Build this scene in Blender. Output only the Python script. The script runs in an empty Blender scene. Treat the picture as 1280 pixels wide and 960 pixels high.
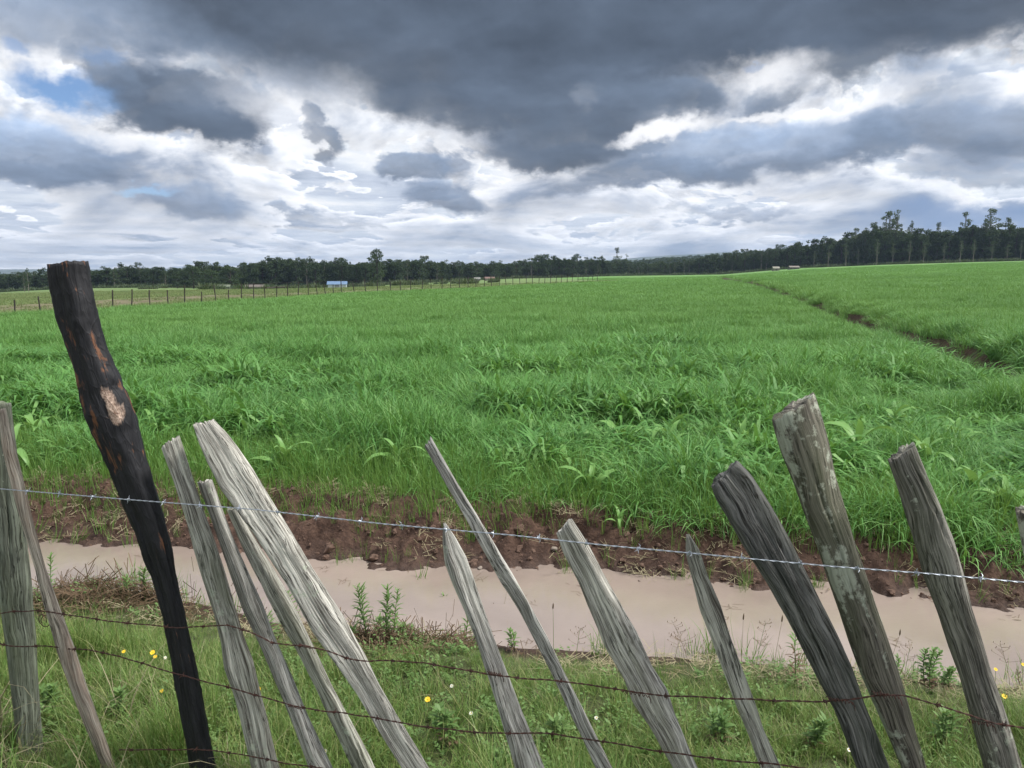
import bpy, bmesh, math, random
import numpy as np
from mathutils import Vector, Matrix, Euler
R = math.radians
random.seed(7); rng = np.random.default_rng(11)
S = bpy.context.scene
COL = S.collection

# ------------------------------------------------------------------ camera
CAM_Z = 1.6; F = 961.0; PITCH = math.atan(140 / F)
cam_d = bpy.data.cameras.new("camera"); cam = bpy.data.objects.new("camera", cam_d); COL.objects.link(cam)
cam.location = (0, 0, CAM_Z); cam.rotation_euler = (math.pi / 2 - PITCH, 0, 0)
cam_d.sensor_width = 36; cam_d.lens = 36 * F / 1280; cam_d.clip_end = 20000; cam_d.clip_start = 0.05
S.camera = cam

def ray(px, py):
    x = (px - 640) / F; y = (480 - py) / F
    return np.array([x, math.cos(PITCH) + y * math.sin(PITCH), -math.sin(PITCH) + y * math.cos(PITCH)])

# ------------------------------------------------------------------ exposure, sun, sky
S.view_settings.view_transform = 'Standard'; S.view_settings.look = 'None'
S.view_settings.exposure = 1.42; S.view_settings.gamma = 1.0
S.view_settings.use_curve_mapping = False
SUN_EL, SUN_AZ = R(56), R(100)                  # azimuth from +Y towards +X
sd = bpy.data.lights.new("sun", 'SUN'); sun = bpy.data.objects.new("sun", sd); COL.objects.link(sun)
sd.energy = 1.9; sd.angle = R(14); sd.color = (1.0, 0.965, 0.91)
sdir = Vector((math.sin(SUN_AZ) * math.cos(SUN_EL), math.cos(SUN_AZ) * math.cos(SUN_EL), math.sin(SUN_EL)))
sun.rotation_euler = sdir.to_track_quat('Z', 'Y').to_euler(); sun.location = (20, 10, 40)

class NT:
    """small helper to write node trees as expressions"""
    def __init__(s, tree): s.t = tree; s.n = tree.nodes; s.l = tree.links
    def new(s, k, **kw):
        n = s.n.new(k)
        for a, b in kw.items(): setattr(n, a, b)
        return n
    def put(s, sock, v):
        if isinstance(v, bpy.types.NodeSocket): s.l.new(v, sock)
        elif v is not None: sock.default_value = v
    def m(s, op, a, b=None, c=None, clamp=False):
        n = s.new('ShaderNodeMath', operation=op, use_clamp=clamp)
        for i, v in enumerate((a, b, c)):
            if v is not None: s.put(n.inputs[i], v)
        return n.outputs[0]
    def v(s, op, a, b=None, scale=None):
        n = s.new('ShaderNodeVectorMath', operation=op)
        s.put(n.inputs[0], a)
        if b is not None: s.put(n.inputs[1], b)
        if scale is not None: s.put(n.inputs['Scale'], scale)
        return n.outputs['Value'] if op in ('DOT_PRODUCT', 'LENGTH') else n.outputs[0]
    def sep(s, v):
        n = s.new('ShaderNodeSeparateXYZ'); s.put(n.inputs[0], v); return n.outputs
    def com(s, x, y, z=0.0):
        n = s.new('ShaderNodeCombineXYZ')
        for i, q in enumerate((x, y, z)): s.put(n.inputs[i], q)
        return n.outputs[0]
    def noise(s, vec, scale, detail=4, rough=0.55, dist=0.0, col=False, lac=2.0):
        n = s.new('ShaderNodeTexNoise')
        s.put(n.inputs['Vector'], vec); s.put(n.inputs['Scale'], scale); n.inputs['Detail'].default_value = detail
        n.inputs['Roughness'].default_value = rough; n.inputs['Distortion'].default_value = dist
        n.inputs['Lacunarity'].default_value = lac
        return n.outputs['Color' if col else 'Fac']
    def ramp(s, f, stops, interp='LINEAR'):
        n = s.new('ShaderNodeValToRGB'); s.put(n.inputs[0], f); cr = n.color_ramp; cr.interpolation = interp
        while len(cr.elements) < len(stops): cr.elements.new(0.5)
        for e, (p, c) in zip(cr.elements, stops):
            e.position = p; e.color = (*c, 1) if len(c) == 3 else c
        return n.outputs[0]
    def mr(s, f, a, b, c=0.0, d=1.0, smooth=False):
        n = s.new('ShaderNodeMapRange'); n.interpolation_type = 'SMOOTHSTEP' if smooth else 'LINEAR'
        s.put(n.inputs[0], f)
        for i, q in enumerate((a, b, c, d)): s.put(n.inputs[i + 1], q)
        return n.outputs[0]
    def mix(s, f, a, b, mode='MIX'):
        n = s.new('ShaderNodeMix'); n.data_type = 'RGBA'; n.blend_type = mode
        s.put(n.inputs[0], f)
        for i, q in ((6, a), (7, b)):
            if isinstance(q, (tuple, list)): q = (*q, 1) if len(q) == 3 else q
            s.put(n.inputs[i], q)
        return n.outputs[2]

W = bpy.data.worlds.new("World"); S.world = W; W.use_nodes = True
w = NT(W.node_tree); w.n.clear()
sky = w.new('ShaderNodeTexSky', sky_type='NISHITA'); sky.sun_disc = False
sky.sun_elevation = SUN_EL; sky.sun_rotation = SUN_AZ; sky.altitude = 2000; sky.air_density = 1.0; sky.dust_density = 0.1; sky.ozone_density = 5.0
tc = w.new('ShaderNodeTexCoord').outputs['Generated']
dirv = w.v('NORMALIZE', tc)
dx, dy, dz = w.sep(dirv)
az = w.m('ARCTAN2', dx, dy); el = w.m('ARCSINE', dz)
# cloud deck coordinates: a plane overhead, so clouds flatten towards the horizon
zc = w.m('ADD', w.m('MAXIMUM', dz, 0.0), 0.10)
P = w.com(w.m('DIVIDE', dx, zc), w.m('DIVIDE', dy, zc), 0.0)
AE = w.com(az, el, 0.0)
# edge warp for the cloud masses, in the sky's own angles
wn = w.noise(w.com(az, w.m('MULTIPLY', el, 1.5), 3.1), 7.0, 7, 0.6, col=True)
wx, wy, wz = w.sep(w.v('SUBTRACT', wn, (0.5, 0.5, 0.5)))
wf = w.noise(w.com(az, w.m('MULTIPLY', el, 1.3), 9.0), 38.0, 5, 0.6, col=True); fx_, fy_, fz_ = w.sep(w.v('SUBTRACT', wf, (0.5, 0.5, 0.5)))
AW = w.com(w.m('MULTIPLY_ADD', fx_, 0.03, w.m('MULTIPLY_ADD', wx, 0.15, az)), w.m('MULTIPLY_ADD', fy_, 0.022, w.m('MULTIPLY_ADD', wy, 0.10, el)), 0.0)

S.render.engine = 'CYCLES'; S.cycles.max_bounces = 6; S.cycles.diffuse_bounces = 3; S.cycles.volume_bounces = 0; S.cycles.transparent_max_bounces = 4
def pix_ang(px, py):
    d = ray(px, py); d = d / np.linalg.norm(d)
    return math.atan2(d[0], d[1]), math.asin(d[2])
# background deck: two procedural layers of broken cumulus over thin bright cloud
el_s = w.m('MULTIPLY', w.m('LOGARITHM', w.m('ADD', w.m('MAXIMUM', el, 0.0), 0.05), math.e), 0.30)   # strata close up towards the horizon
def nz(kx, kv, off, scale, det, rough, dist, dup=0.0, dside=0.0):
    return w.noise(w.com(w.m('ADD', az, off + dside), w.m('MULTIPLY', w.m('ADD', el_s, dup), kv), off), scale, det, rough, dist)
fine = nz(1, 1.6, 2.7, 34.0, 5, 0.6, 0.1); fine_o = nz(1, 1.6, 2.7, 34.0, 5, 0.6, 0.1, 0.006, 0.003)
def layer(col, scale, kv, off, th, amp_dark, dup, soft=0.07, rough=0.55):
    """cells with bright ragged rims that turn grey where the cloud is thick"""
    n = nz(1, kv, off, scale, 8, rough, 0.3); no = nz(1, kv, off, scale, 8, rough, 0.3, dup, dup * 0.4)
    m = w.mr(n, th, th + soft, 0.0, 1.0, smooth=True)
    th_ = w.mr(n, th + 0.02, th + 0.17, 0.0, 1.0)
    lit = w.m('ADD', 1.0, w.m('MULTIPLY', w.m('SUBTRACT', n, no), 3.0))
    c = w.mix(w.m('MULTIPLY', th_, amp_dark), (1.0, 1.01, 1.04), (0.27, 0.32, 0.41))
    c = w.v('SCALE', c, scale=w.m('MINIMUM', w.m('MAXIMUM', lit, 0.70), 1.2))
    return w.mix(m, col, c), m
veil = nz(1, 3.0, 7.9, 7.0, 6, 0.6, 0.2)
col0 = w.ramp(veil, [(0.34, (1.0, 1.0, 1.0)), (0.45, (0.80, 0.85, 0.92)), (0.58, (0.60, 0.66, 0.77)), (0.72, (0.40, 0.46, 0.56))])
col1, m1 = layer(col0, 10.0, 1.3, 1.3, 0.47, 0.9, 0.016, 0.03, 0.56)
col2, m2 = layer(col1, 5.6, 1.15, 4.4, 0.475, 1.0, 0.026, 0.03, 0.54)
# thin flat bars close to the horizon
bars = w.m('MULTIPLY', w.mr(nz(1, 3.0, 3.3, 8.5, 5, 0.55, 0.1), 0.47, 0.60), w.mr(el, 0.13, 0.03, 0.0, 0.40))
colr = w.mix(bars, col2, (0.42, 0.48, 0.58))

def cloud(col, px, py, rx, ry, rot, edge, tone, contrast=0.35, alpha=1.0, rim=0.5):
    """one cloud mass at its bearing and elevation, darker towards its base, thinning to a bright rim"""
    a, e = pix_ang(px, py)
    mp = w.new('ShaderNodeMapping', vector_type='TEXTURE')
    mp.inputs['Location'].default_value = (a, e, 0); mp.inputs['Rotation'].default_value = (0, 0, R(rot)); mp.inputs['Scale'].default_value = (rx / F, ry / F, 1)
    w.put(mp.inputs['Vector'], AW); ln = w.v('LENGTH', mp.outputs[0])
    edge *= 0.72; m = w.mr(ln, 1.0 + edge, 1.0 - edge, 0.0, 1.0, smooth=True); m = w.m('MULTIPLY', m, alpha)
    _, ly, _ = w.sep(mp.outputs[0])
    base = tuple(tone * k for k in (0.74, 0.97, 1.36))
    sh = w.m('ADD', 1.0, w.m('MULTIPLY', ly, contrast)); sh = w.m('MAXIMUM', w.m('MINIMUM', sh, 1.6), 0.72)
    sh = w.m('MULTIPLY', sh, INNER)
    c = w.v('SCALE', base, scale=sh)
    return w.mix(m, col, c)
INNER = w.m('ADD', 1.0, w.m('ADD', w.m('MULTIPLY', w.m('SUBTRACT', nz(1, 2.2, 6.1, 6.0, 6, 0.5, 0.4), 0.5), 1.7), w.m('MULTIPLY', w.m('SUBTRACT', fine, fine_o), 0.35)))
INNER = w.m('MAXIMUM', INNER, 0.6)
CL = [  # px, py, rx, ry, rot, edge, tone, contrast, alpha
    (640, -120, 1100, 150, 0, .35, .17, .1, .9), (120, 22, 150, 34, 4, .6, .27, .2, .75), (300, 70, 120, 34, -16, .7, .27, .2, .6),
    (1225, 162, 135, 34, 0, .45, .27, .5, .85), (1170, 104, 50, 20, 0, .6, .30, .3, .6), (1250, 212, 110, 12, 0, .5, .24, .2, .6),
    (960, 188, 165, 32, 3, .5, .33, .55, .85), (830, 222, 140, 17, 4, .5, .23, .4, .85), (1075, 192, 55, 18, 0, .45, .25, .5, .8),
    (560, 28, 340, 92, -5, .45, .125, .2, .95), (710, 118, 135, 82, -14, .45, .13, .15, .92), (690, 186, 100, 17, -5, .4, .14, .2, .85), (590, 130, 130, 26, -6, .5, .135, .2, .8),
    (1010, 2, 430, 58, 0, .4, .115, .15, .95), (1075, 62, 95, 36, 6, .45, .115, .2, .9), (905, 40, 90, 30, 0, .5, .12, .2, .8),
    (845, 118, 42, 20, -12, .5, .18, .3, .85), (942, 118, 38, 17, 18, .5, .20, .4, .8), (780, 130, 40, 30, 0, .6, .16, .2, .7),
    (232, 136, 84, 42, -6, .28, .155, .45, .95), (150, 100, 34, 20, -35, .45, .22, .3, .8), (258, 158, 60, 22, 0, .3, .145, .2, .9),
    (45, 190, 78, 40, 0, .35, .34, .6, .9), (30, 218, 95, 14, 0, .4, .25, .2, .75),
    (384, 150, 16, 10, -35, .5, .24, .2, .8), (414, 178, 24, 11, -30, .4, .19, .3, .9),
    (525, 212, 38, 13, 0, .35, .26, .5, .85), (562, 246, 46, 23, 0, .4, .28, .55, .85), (235, 248, 50, 17, 0, .45, .30, .5, .7), (355, 244, 18, 7, 0, .5, .34, .3, .7),
    (930, 262, 70, 8, 0, .6, .30, .3, .6),
]
for q in CL: colr = cloud(colr, *q)
def patch(lst):
    acc = None
    for (px, py, rx, ry, rot, edge, amp) in lst:
        a, e = pix_ang(px, py); mp = w.new('ShaderNodeMapping', vector_type='TEXTURE')
        mp.inputs['Location'].default_value = (a, e, 0); mp.inputs['Rotation'].default_value = (0, 0, R(rot)); mp.inputs['Scale'].default_value = (rx / F, ry / F, 1)
        w.put(mp.inputs['Vector'], AW); t = w.m('MULTIPLY', w.mr(w.v('LENGTH', mp.outputs[0]), 1 + edge, 1 - edge, 0.0, 1.0, smooth=True), amp)
        acc = t if acc is None else w.m('MAXIMUM', acc, t)
    return acc
gaps = patch([(830, 166, 44, 11, 10, .5, 1.0), (945, 142, 46, 5, 8, .7, .8), (950, 86, 42, 18, -4, .7, .75), (745, 118, 10, 10, 0, .8, .08), (140, 174, 20, 12, 0, .7, .7), (340, 150, 60, 16, -25, .8, .5), (620, 214, 18, 18, 0, .7, .5), (1220, 243, 24, 4, 0, .6, .7), (1090, 128, 60, 9, 12, .8, .45)])
colr = w.mix(gaps, colr, (0.98, 0.98, 1.0))
rain = patch([(1250, 268, 130, 17, 3, .6, 0.85), (1080, 292, 90, 6, 4, .6, .4)])
colr = w.mix(rain, colr, (0.19, 0.29, 0.49))
BLUE = [(85, 108, 44, 13, -8, .6, 1.0), (180, 240, 22, 4, 0, .6, .7), (24, 58, 13, 9, 0, .6, .6), (135, 75, 20, 10, 0, .6, .4), (925, 72, 14, 3, 0, .6, .3)]
blue = patch(BLUE)
CLOUD_GAIN = 0.41
bg1 = w.new('ShaderNodeBackground'); w.put(bg1.inputs[0], colr); bg1.inputs[1].default_value = CLOUD_GAIN
bg2 = w.new('ShaderNodeBackground'); w.put(bg2.inputs[0], sky.outputs[0]); bg2.inputs[1].default_value = 0.05
mx = w.new('ShaderNodeMixShader'); w.put(mx.inputs[0], blue); w.l.new(bg1.outputs[0], mx.inputs[1]); w.l.new(bg2.outputs[0], mx.inputs[2])
out = w.new('ShaderNodeOutputWorld'); w.l.new(mx.outputs[0], out.inputs[0])

# ------------------------------------------------------------------ helpers
def tag(o, label=None, cat=None, group=None, kind=None):
    if label: o['label'] = label
    if cat: o['category'] = cat
    if group: o['group'] = group
    if kind: o['kind'] = kind
    return o
def empty(name, loc, rz=0.0):
    o = bpy.data.objects.new(name, None); COL.objects.link(o); o.location = loc; o.rotation_euler = (0, 0, rz)
    o.empty_display_size = 0.1
    return o
def meshobj(name, V, Fc, mat, parent=None, smooth=False, link=True):
    me = bpy.data.meshes.new(name)
    V = np.asarray(V, dtype=np.float32)
    if isinstance(Fc, np.ndarray):
        k = Fc.shape[1]; me.vertices.add(len(V)); me.vertices.foreach_set('co', V.ravel())
        me.loops.add(Fc.size); me.loops.foreach_set('vertex_index', Fc.ravel().astype(np.int32))
        me.polygons.add(len(Fc)); me.polygons.foreach_set('loop_start', np.arange(0, Fc.size, k, dtype=np.int32))
        me.update(calc_edges=True)
    else:
        me.from_pydata([tuple(map(float, v)) for v in V], [], Fc); me.update()
    if mat is not None:
        for mm in (mat if isinstance(mat, list) else [mat]): me.materials.append(mm)
    if smooth: me.polygons.foreach_set('use_smooth', np.ones(len(me.polygons), dtype=bool))
    o = bpy.data.objects.new(name, me)
    if link: COL.objects.link(o)
    if parent is not None: o.parent = parent
    return o
def copy_tree(o, parent=None):
    c = o.copy(); COL.objects.link(c); c.parent = parent
    for ch in o.children: copy_tree(ch, c)
    return c

def _hash(ix, iy, seed):
    h = (ix.astype(np.int64) * 374761393 + iy.astype(np.int64) * 668265263 + seed * 1442695041) & 0xFFFFFFFF
    h = ((h ^ (h >> 13)) * 1274126177) & 0xFFFFFFFF
    return ((h ^ (h >> 16)) & 0xFFFFFF) / float(0xFFFFFF)
def vn(x, y, seed=0):
    x = np.asarray(x, float); y = np.asarray(y, float)
    x0 = np.floor(x); y0 = np.floor(y); fx = x - x0; fy = y - y0
    fx = fx * fx * (3 - 2 * fx); fy = fy * fy * (3 - 2 * fy)
    x0 = x0.astype(np.int64); y0 = y0.astype(np.int64)
    a = _hash(x0, y0, seed); b = _hash(x0 + 1, y0, seed); c = _hash(x0, y0 + 1, seed); d = _hash(x0 + 1, y0 + 1, seed)
    return (a + (b - a) * fx) * (1 - fy) + (c + (d - c) * fx) * fy - 0.5
def fbm(x, y, octv=4, seed=0, rough=0.5):
    s = 0; a = 1.0; f = 1.0
    for k in range(octv):
        s = s + a * vn(np.asarray(x) * f + 13.7 * k, np.asarray(y) * f - 7.1 * k, seed + k); a *= rough; f *= 2.03
    return s
def sst(a, b, x):
    t = np.clip((np.asarray(x, float) - a) / (b - a), 0, 1); return t * t * (3 - 2 * t)

# ------------------------------------------------------------------ terrain
TB = np.array([[-400, 372], [0, 365], [100, 360], [200, 359], [330, 361], [430, 359], [480, 356], [560, 352], [640, 348], [700, 347], [760, 345], [900, 343],
               [960, 338], [1000, 335], [1100, 331], [1200, 328], [1280, 326], [1700, 318]], float)    # where the field meets the woods
TD = np.array([[-400, 240], [0, 240], [200, 235], [480, 250], [640, 300], [800, 330], [960, 300], [1100, 265], [1280, 240], [1700, 220]], float)
WATER_Z = -0.27
def tree_dist(px): return np.interp(px, TD[:, 0], TD[:, 1])
def near_shore(x): return 3.66 - 0.185 * x + 0.07 * fbm(x * 2.3, x * 0 + 3, 4, 31)
def far_shore(x): return 4.60 - 0.165 * x + 0.17 * fbm(x * 1.3 + 5, x * 0 + 9, 4, 57, 0.6) + 0.004 * np.maximum(np.abs(x) - 5, 0)
FUR = np.array([[4.9, 4.4], [6.3, 8.0], [7.1, 10.7], [8.5, 15.2], [10.5, 24], [12.8, 34], [20, 64], [28, 103], [42, 160]], float)
def furrow_d(x, y):
    """signed distance east of the furrow across the crop"""
    return (x - np.interp(y, FUR[:, 1], FUR[:, 0]))
FEN = np.array([[-29, 12], [-23.5, 34.0], [-21, 41], [-14.3, 65], [-6.3, 76], [6.0, 96], [16, 112]], float)
def fence_x(y): return np.interp(y, FEN[:, 1], FEN[:, 0])
def ground_z(x, y):
    x = np.asarray(x, float); y = np.asarray(y, float)
    yy = np.maximum(y, 1.0); t = np.clip(x / yy, -1.2, 1.2); px = 640 + t * F
    g1 = 0.020 * t + 0.006 * np.maximum(t, 0)
    g2 = 1.6 / tree_dist(px) - (np.interp(px, TB[:, 0], TB[:, 1]) - 340) / F
    b = sst(60, 210, y)
    z = np.minimum(yy, 330) * (g1 * (1 - b) + g2 * b) * sst(7, 40, y)
    z = z + 0.12 * fbm(x / 14, y / 14, 2, 5) * sst(9, 30, y) * (1 - 0.6 * b)
    # furrow
    fd = furrow_d(x, y)
    fz = sst(9, 13, y) * (1 - sst(110, 150, y))
    z = z + fz * (-0.55 * np.exp(-(fd / 0.36) ** 2) + 0.26 * np.exp(-((fd - 1.15) / 0.5) ** 2) + 0.10 * fbm(x * 2.5, y * 1.2, 3, 19) * np.exp(-((fd - 0.3) / 0.7) ** 2))
    # ditch with water
    yn = near_shore(x); yf = far_shore(x)
    rel = (y - yn)
    near = WATER_Z * np.clip((rel + 1.15) / 1.15, 0, 1.2) ** 1.5
    deep = np.minimum(rel, yf - y)
    inner = WATER_Z - 0.22 * sst(0, 0.35, deep)
    bank = WATER_Z + 0.27 * sst(-0.03, 0.55, y - yf)
    zd = np.where(rel < 0, near, np.where(y > yf, bank, inner))
    z = z + zd - 0.07 * (1 - sst(2.6, 3.3, y + 0.2 * x))
    # rough soil on the far bank, tussocks on the verge
    soil = np.exp(-((y - yf - 0.25) / 0.45) ** 2) * (y > yf - 0.3)
    rid = 1 - 2 * np.abs(fbm(x * 3.1, y * 4.0, 4, 77, 0.6))
    z = z + soil * (0.13 * fbm(x * 3.6, y * 4.6, 4, 21, 0.62) + 0.05 * (rid - 0.6) + 0.035 * vn(x * 23, y * 23, 3) + 0.018 * vn(x * 47, y * 47, 4))
    z = z + 0.05 * fbm(x * 2.2, y * 2.2, 4, 41) * (y < yn) * sst(0, -0.15, rel) * 1.3
    mound = np.exp(-(((x + 2.15) / 0.5) ** 2 + ((y - 3.95) / 0.22) ** 2)); z = z + 0.14 * mound
    return z
def gz(x, y): return float(ground_z(np.array([x]), np.array([y]))[0])
def hit(px, py, off=0.0):
    d = ray(px, py); t = np.geomspace(1.2, 500, 6000)
    X = d[0] * t; Y = d[1] * t; Z = CAM_Z + d[2] * t
    below = Z < ground_z(X, Y) + off
    i = int(np.argmax(below)) if below.any() else -1
    return float(X[i]), float(Y[i]), gz(X[i], Y[i])

# ------------------------------------------------------------------ materials
def newmat(name):
    m = bpy.data.materials.new(name); m.use_nodes = True; t = NT(m.node_tree); t.n.clear()
    o = t.new('ShaderNodeOutputMaterial'); return m, t, o
def leaf_mat(name, c1, c2, c3=None, trans=0.35, rough=0.5, big=0.7, spec=0.35):
    m, t, o = newmat(name)
    geo = t.new('ShaderNodeNewGeometry'); oi = t.new('ShaderNodeObjectInfo')
    n = t.noise(geo.outputs['Position'], big, 3, 0.6)
    f = t.m('ADD', t.m('MULTIPLY', t.mr(n, 0.3, 0.7), 0.55), t.m('MULTIPLY', oi.outputs['Random'], 0.45))
    c = t.mix(f, c1, c2)
    if c3:
        att = t.new('ShaderNodeAttribute', attribute_name='tone')
        c = t.mix(att.outputs['Fac'], c, c3)
    p = t.new('ShaderNodeBsdfPrincipled'); t.put(p.inputs['Base Color'], c); p.inputs['Roughness'].default_value = rough
    p.inputs['Specular IOR Level'].default_value = spec
    tr = t.new('ShaderNodeBsdfTranslucent'); t.put(tr.inputs[0], t.mix(0.5, c, (0.16, 0.22, 0.03)))
    ms = t.new('ShaderNodeMixShader'); ms.inputs[0].default_value = trans
    t.l.new(p.outputs[0], ms.inputs[1]); t.l.new(tr.outputs[0], ms.inputs[2]); t.l.new(ms.outputs[0], o.inputs[0])
    return m
M_CROP = leaf_mat('crop_grass', (0.050, 0.185, 0.045), (0.145, 0.355, 0.068), (0.24, 0.44, 0.14), 0.36, 0.55, 0.55, 0.40)
M_FARCROP = leaf_mat('far_crop_grass', (0.10, 0.25, 0.06), (0.175, 0.35, 0.085), (0.21, 0.40, 0.12), 0.35, 0.55, 0.12)
M_SHOOT = leaf_mat('young_shoots', (0.10, 0.22, 0.04), (0.14, 0.29, 0.06), (0.20, 0.33, 0.08), 0.4, 0.5, 1.5)
M_BROAD = leaf_mat('broad_leaf', (0.17, 0.35, 0.09), (0.24, 0.44, 0.13), None, 0.35, 0.42, 2)
M_VERGE = leaf_mat('verge_grass', (0.055, 0.165, 0.026), (0.18, 0.30, 0.065), (0.38, 0.38, 0.16), 0.3, 0.5, 1.6)
M_STRAW = leaf_mat('dry_grass', (0.26, 0.22, 0.13), (0.38, 0.34, 0.22), None, 0.2, 0.7, 3.0, 0.2)
M_FORB = leaf_mat('forb_leaf', (0.10, 0.20, 0.05), (0.19, 0.30, 0.10), None, 0.3, 0.55, 3.0)
M_WEED = leaf_mat('weed_leaf', (0.12, 0.22, 0.06), (0.17, 0.29, 0.08), None, 0.3, 0.5, 5.0)
M_DEADSTEM = leaf_mat('brown_stem', (0.10, 0.065, 0.04), (0.16, 0.11, 0.07), None, 0.1, 0.8, 5.0, 0.2)
M_PALESEED = leaf_mat('pale_seed_head', (0.22, 0.15, 0.10), (0.30, 0.22, 0.15), None, 0.2, 0.8, 5.0, 0.2)
M_TREE = leaf_mat('tree_leaf', (0.020, 0.042, 0.022), (0.042, 0.070, 0.030), (0.075, 0.10, 0.05), 0.2, 0.7, 0.10, 0.2)
M_EUC = leaf_mat('eucalyptus_leaf', (0.045, 0.075, 0.040), (0.075, 0.105, 0.055), (0.11, 0.14, 0.07), 0.2, 0.6, 0.15, 0.25)
def simple(name, col, rough=0.7, noise=None, metal=0.0, bump=0.0, col2=None):
    m, t, o = newmat(name); p = t.new('ShaderNodeBsdfPrincipled'); t.l.new(p.outputs[0], o.inputs[0])
    p.inputs['Roughness'].default_value = rough; p.inputs['Metallic'].default_value = metal
    p.inputs['Base Color'].default_value = (*col, 1)
    if noise:
        tcx = t.new('ShaderNodeTexCoord').outputs['Object']; n = t.noise(tcx, noise, 5, 0.6)
        t.put(p.inputs['Base Color'], t.mix(t.mr(n, 0.35, 0.65), col, col2 or tuple(c * 0.6 for c in col)))
        if bump:
            b = t.new('ShaderNodeBump'); b.inputs['Strength'].default_value = bump; b.inputs['Distance'].default_value = 0.01
            t.put(b.inputs['Height'], n); t.l.new(b.outputs[0], p.inputs['Normal'])
    return m
M_BARK = simple('tree_bark', (0.05, 0.042, 0.035), 0.9, 3.0)
M_PALEBARK = simple('pale_bark', (0.20, 0.18, 0.15), 0.8, 2.0, col2=(0.10, 0.09, 0.075))
M_GALV = simple('galvanised_wire', (0.52, 0.56, 0.62), 0.38, 90, 0.75, col2=(0.36, 0.39, 0.44))
M_RUST = simple('rusty_wire', (0.085, 0.032, 0.022), 0.85, 120, 0.1, col2=(0.035, 0.02, 0.017))
M_YELLOW = simple('yellow_petal', (0.80, 0.52, 0.02), 0.6)
M_WHITE = simple('white_petal', (0.72, 0.72, 0.66), 0.6)
M_FARPOST = simple('old_post_wood', (0.055, 0.045, 0.038), 0.9, 9)

def wood_mat(name, base, dark, lichen=0.2, green=0.2, lich_col=(0.42, 0.45, 0.36), grain=1.0, pale=None):
    m, t, o = newmat(name)
    uv = t.new('ShaderNodeUVMap', uv_map='UVMap').outputs[0]
    u, v, _ = t.sep(uv)
    oi = t.new('ShaderNodeObjectInfo'); off = t.m('MULTIPLY', oi.outputs['Random'], 37.0)
    tco = t.new('ShaderNodeTexCoord').outputs['Object']
    # u runs round the stake in metres, v along it; fibres wander a little
    wv = t.m('MULTIPLY', t.m('SUBTRACT', t.noise(t.com(u, v, off), 5.0, 2, 0.5), 0.5), 0.035)
    uu = t.m('ADD', u, wv)
    g1 = t.noise(t.com(t.m('MULTIPLY', uu, 330.0), t.m('MULTIPLY', v, 8.0), off), 1.0, 6, 0.65)
    g2 = t.noise(t.com(t.m('MULTIPLY', uu, 85.0), t.m('MULTIPLY', v, 3.0), t.m('ADD', off, 5)), 1.0, 5, 0.6, 0.3)
    blot = t.noise(t.com(t.m('MULTIPLY', uu, 14.0), t.m('MULTIPLY', v, 5.0), t.m('ADD', off, 9)), 1.0, 6, 0.62)
    tone = t.m('ADD', t.m('MULTIPLY', t.mr(g1, 0.36, 0.64), 0.55), t.m('MULTIPLY', t.mr(g2, 0.33, 0.67), 0.45))
    tone = t.m('MULTIPLY_ADD', t.m('SUBTRACT', blot, 0.5), 0.9, tone)
    c = t.ramp(tone, [(0.10, dark), (0.38, tuple(0.5 * a + 0.5 * b for a, b in zip(base, dark))), (0.62, base), (0.95, tuple(min(1, a * 1.55) for a in base))])
    spk = t.noise(tco, 240.0, 4, 0.7); tone = t.m('MULTIPLY_ADD', t.m('SUBTRACT', spk, 0.5), 0.9, tone)
    endg = t.mr(v, 0.0, 0.05, 0.28, 0.0); tone = t.m('SUBTRACT', tone, endg)
    crack = t.mr(t.m('ABSOLUTE', t.m('SUBTRACT', g2, 0.5)), 0.0, 0.022)
    crk = t.m('MULTIPLY', t.m('SUBTRACT', 1.0, crack), t.mr(blot, 0.40, 0.52))
    c = t.mix(crk, c, (0.02, 0.017, 0.014))
    if green:
        gn = t.mr(t.noise(t.com(t.m('MULTIPLY', u, 12.0), t.m('MULTIPLY', v, 1.8), t.m('ADD', off, 21)), 1.0, 4, 0.6), 0.42, 0.68)
        c = t.mix(t.m('MULTIPLY', gn, green), c, (0.12, 0.145, 0.075))
    if pale:
        pn = t.mr(t.noise(t.com(t.m('MULTIPLY', u, 9.0), t.m('MULTIPLY', v, 2.5), t.m('ADD', off, 51)), 1.0, 4, 0.6), 0.5, 0.62)
        c = t.mix(t.m('MULTIPLY', pn, 0.7), c, pale)
    if lichen:
        ln = t.noise(tco, 26.0, 7, 0.72); lm = t.noise(t.com(t.m('MULTIPLY', u, 16.0), t.m('MULTIPLY', v, 3.2), t.m('ADD', off, 33)), 1.0, 3, 0.6)
        lf = t.mr(t.m('ADD', t.m('MULTIPLY', ln, 0.55), t.m('MULTIPLY', lm, 0.6)), 0.70 - 0.16 * lichen, 0.73 - 0.12 * lichen)
        c = t.mix(t.m('MULTIPLY', lf, 0.85), c, lich_col)
    p = t.new('ShaderNodeBsdfPrincipled'); t.put(p.inputs['Base Color'], c); p.inputs['Roughness'].default_value = 0.85
    p.inputs['Specular IOR Level'].default_value = 0.25
    h = t.m('ADD', t.m('MULTIPLY', g1, 0.45), t.m('MULTIPLY', g2, 0.9)); h = t.m('SUBTRACT', h, t.m('MULTIPLY', crk, 0.9)); h = t.m('ADD', h, t.m('MULTIPLY', spk, 0.5))
    b = t.new('ShaderNodeBump'); b.inputs['Strength'].default_value = 0.75 * grain; b.inputs['Distance'].default_value = 0.004
    t.put(b.inputs['Height'], h); t.l.new(b.outputs[0], p.inputs['Normal']); t.l.new(p.outputs[0], o.inputs[0])
    return m
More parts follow.
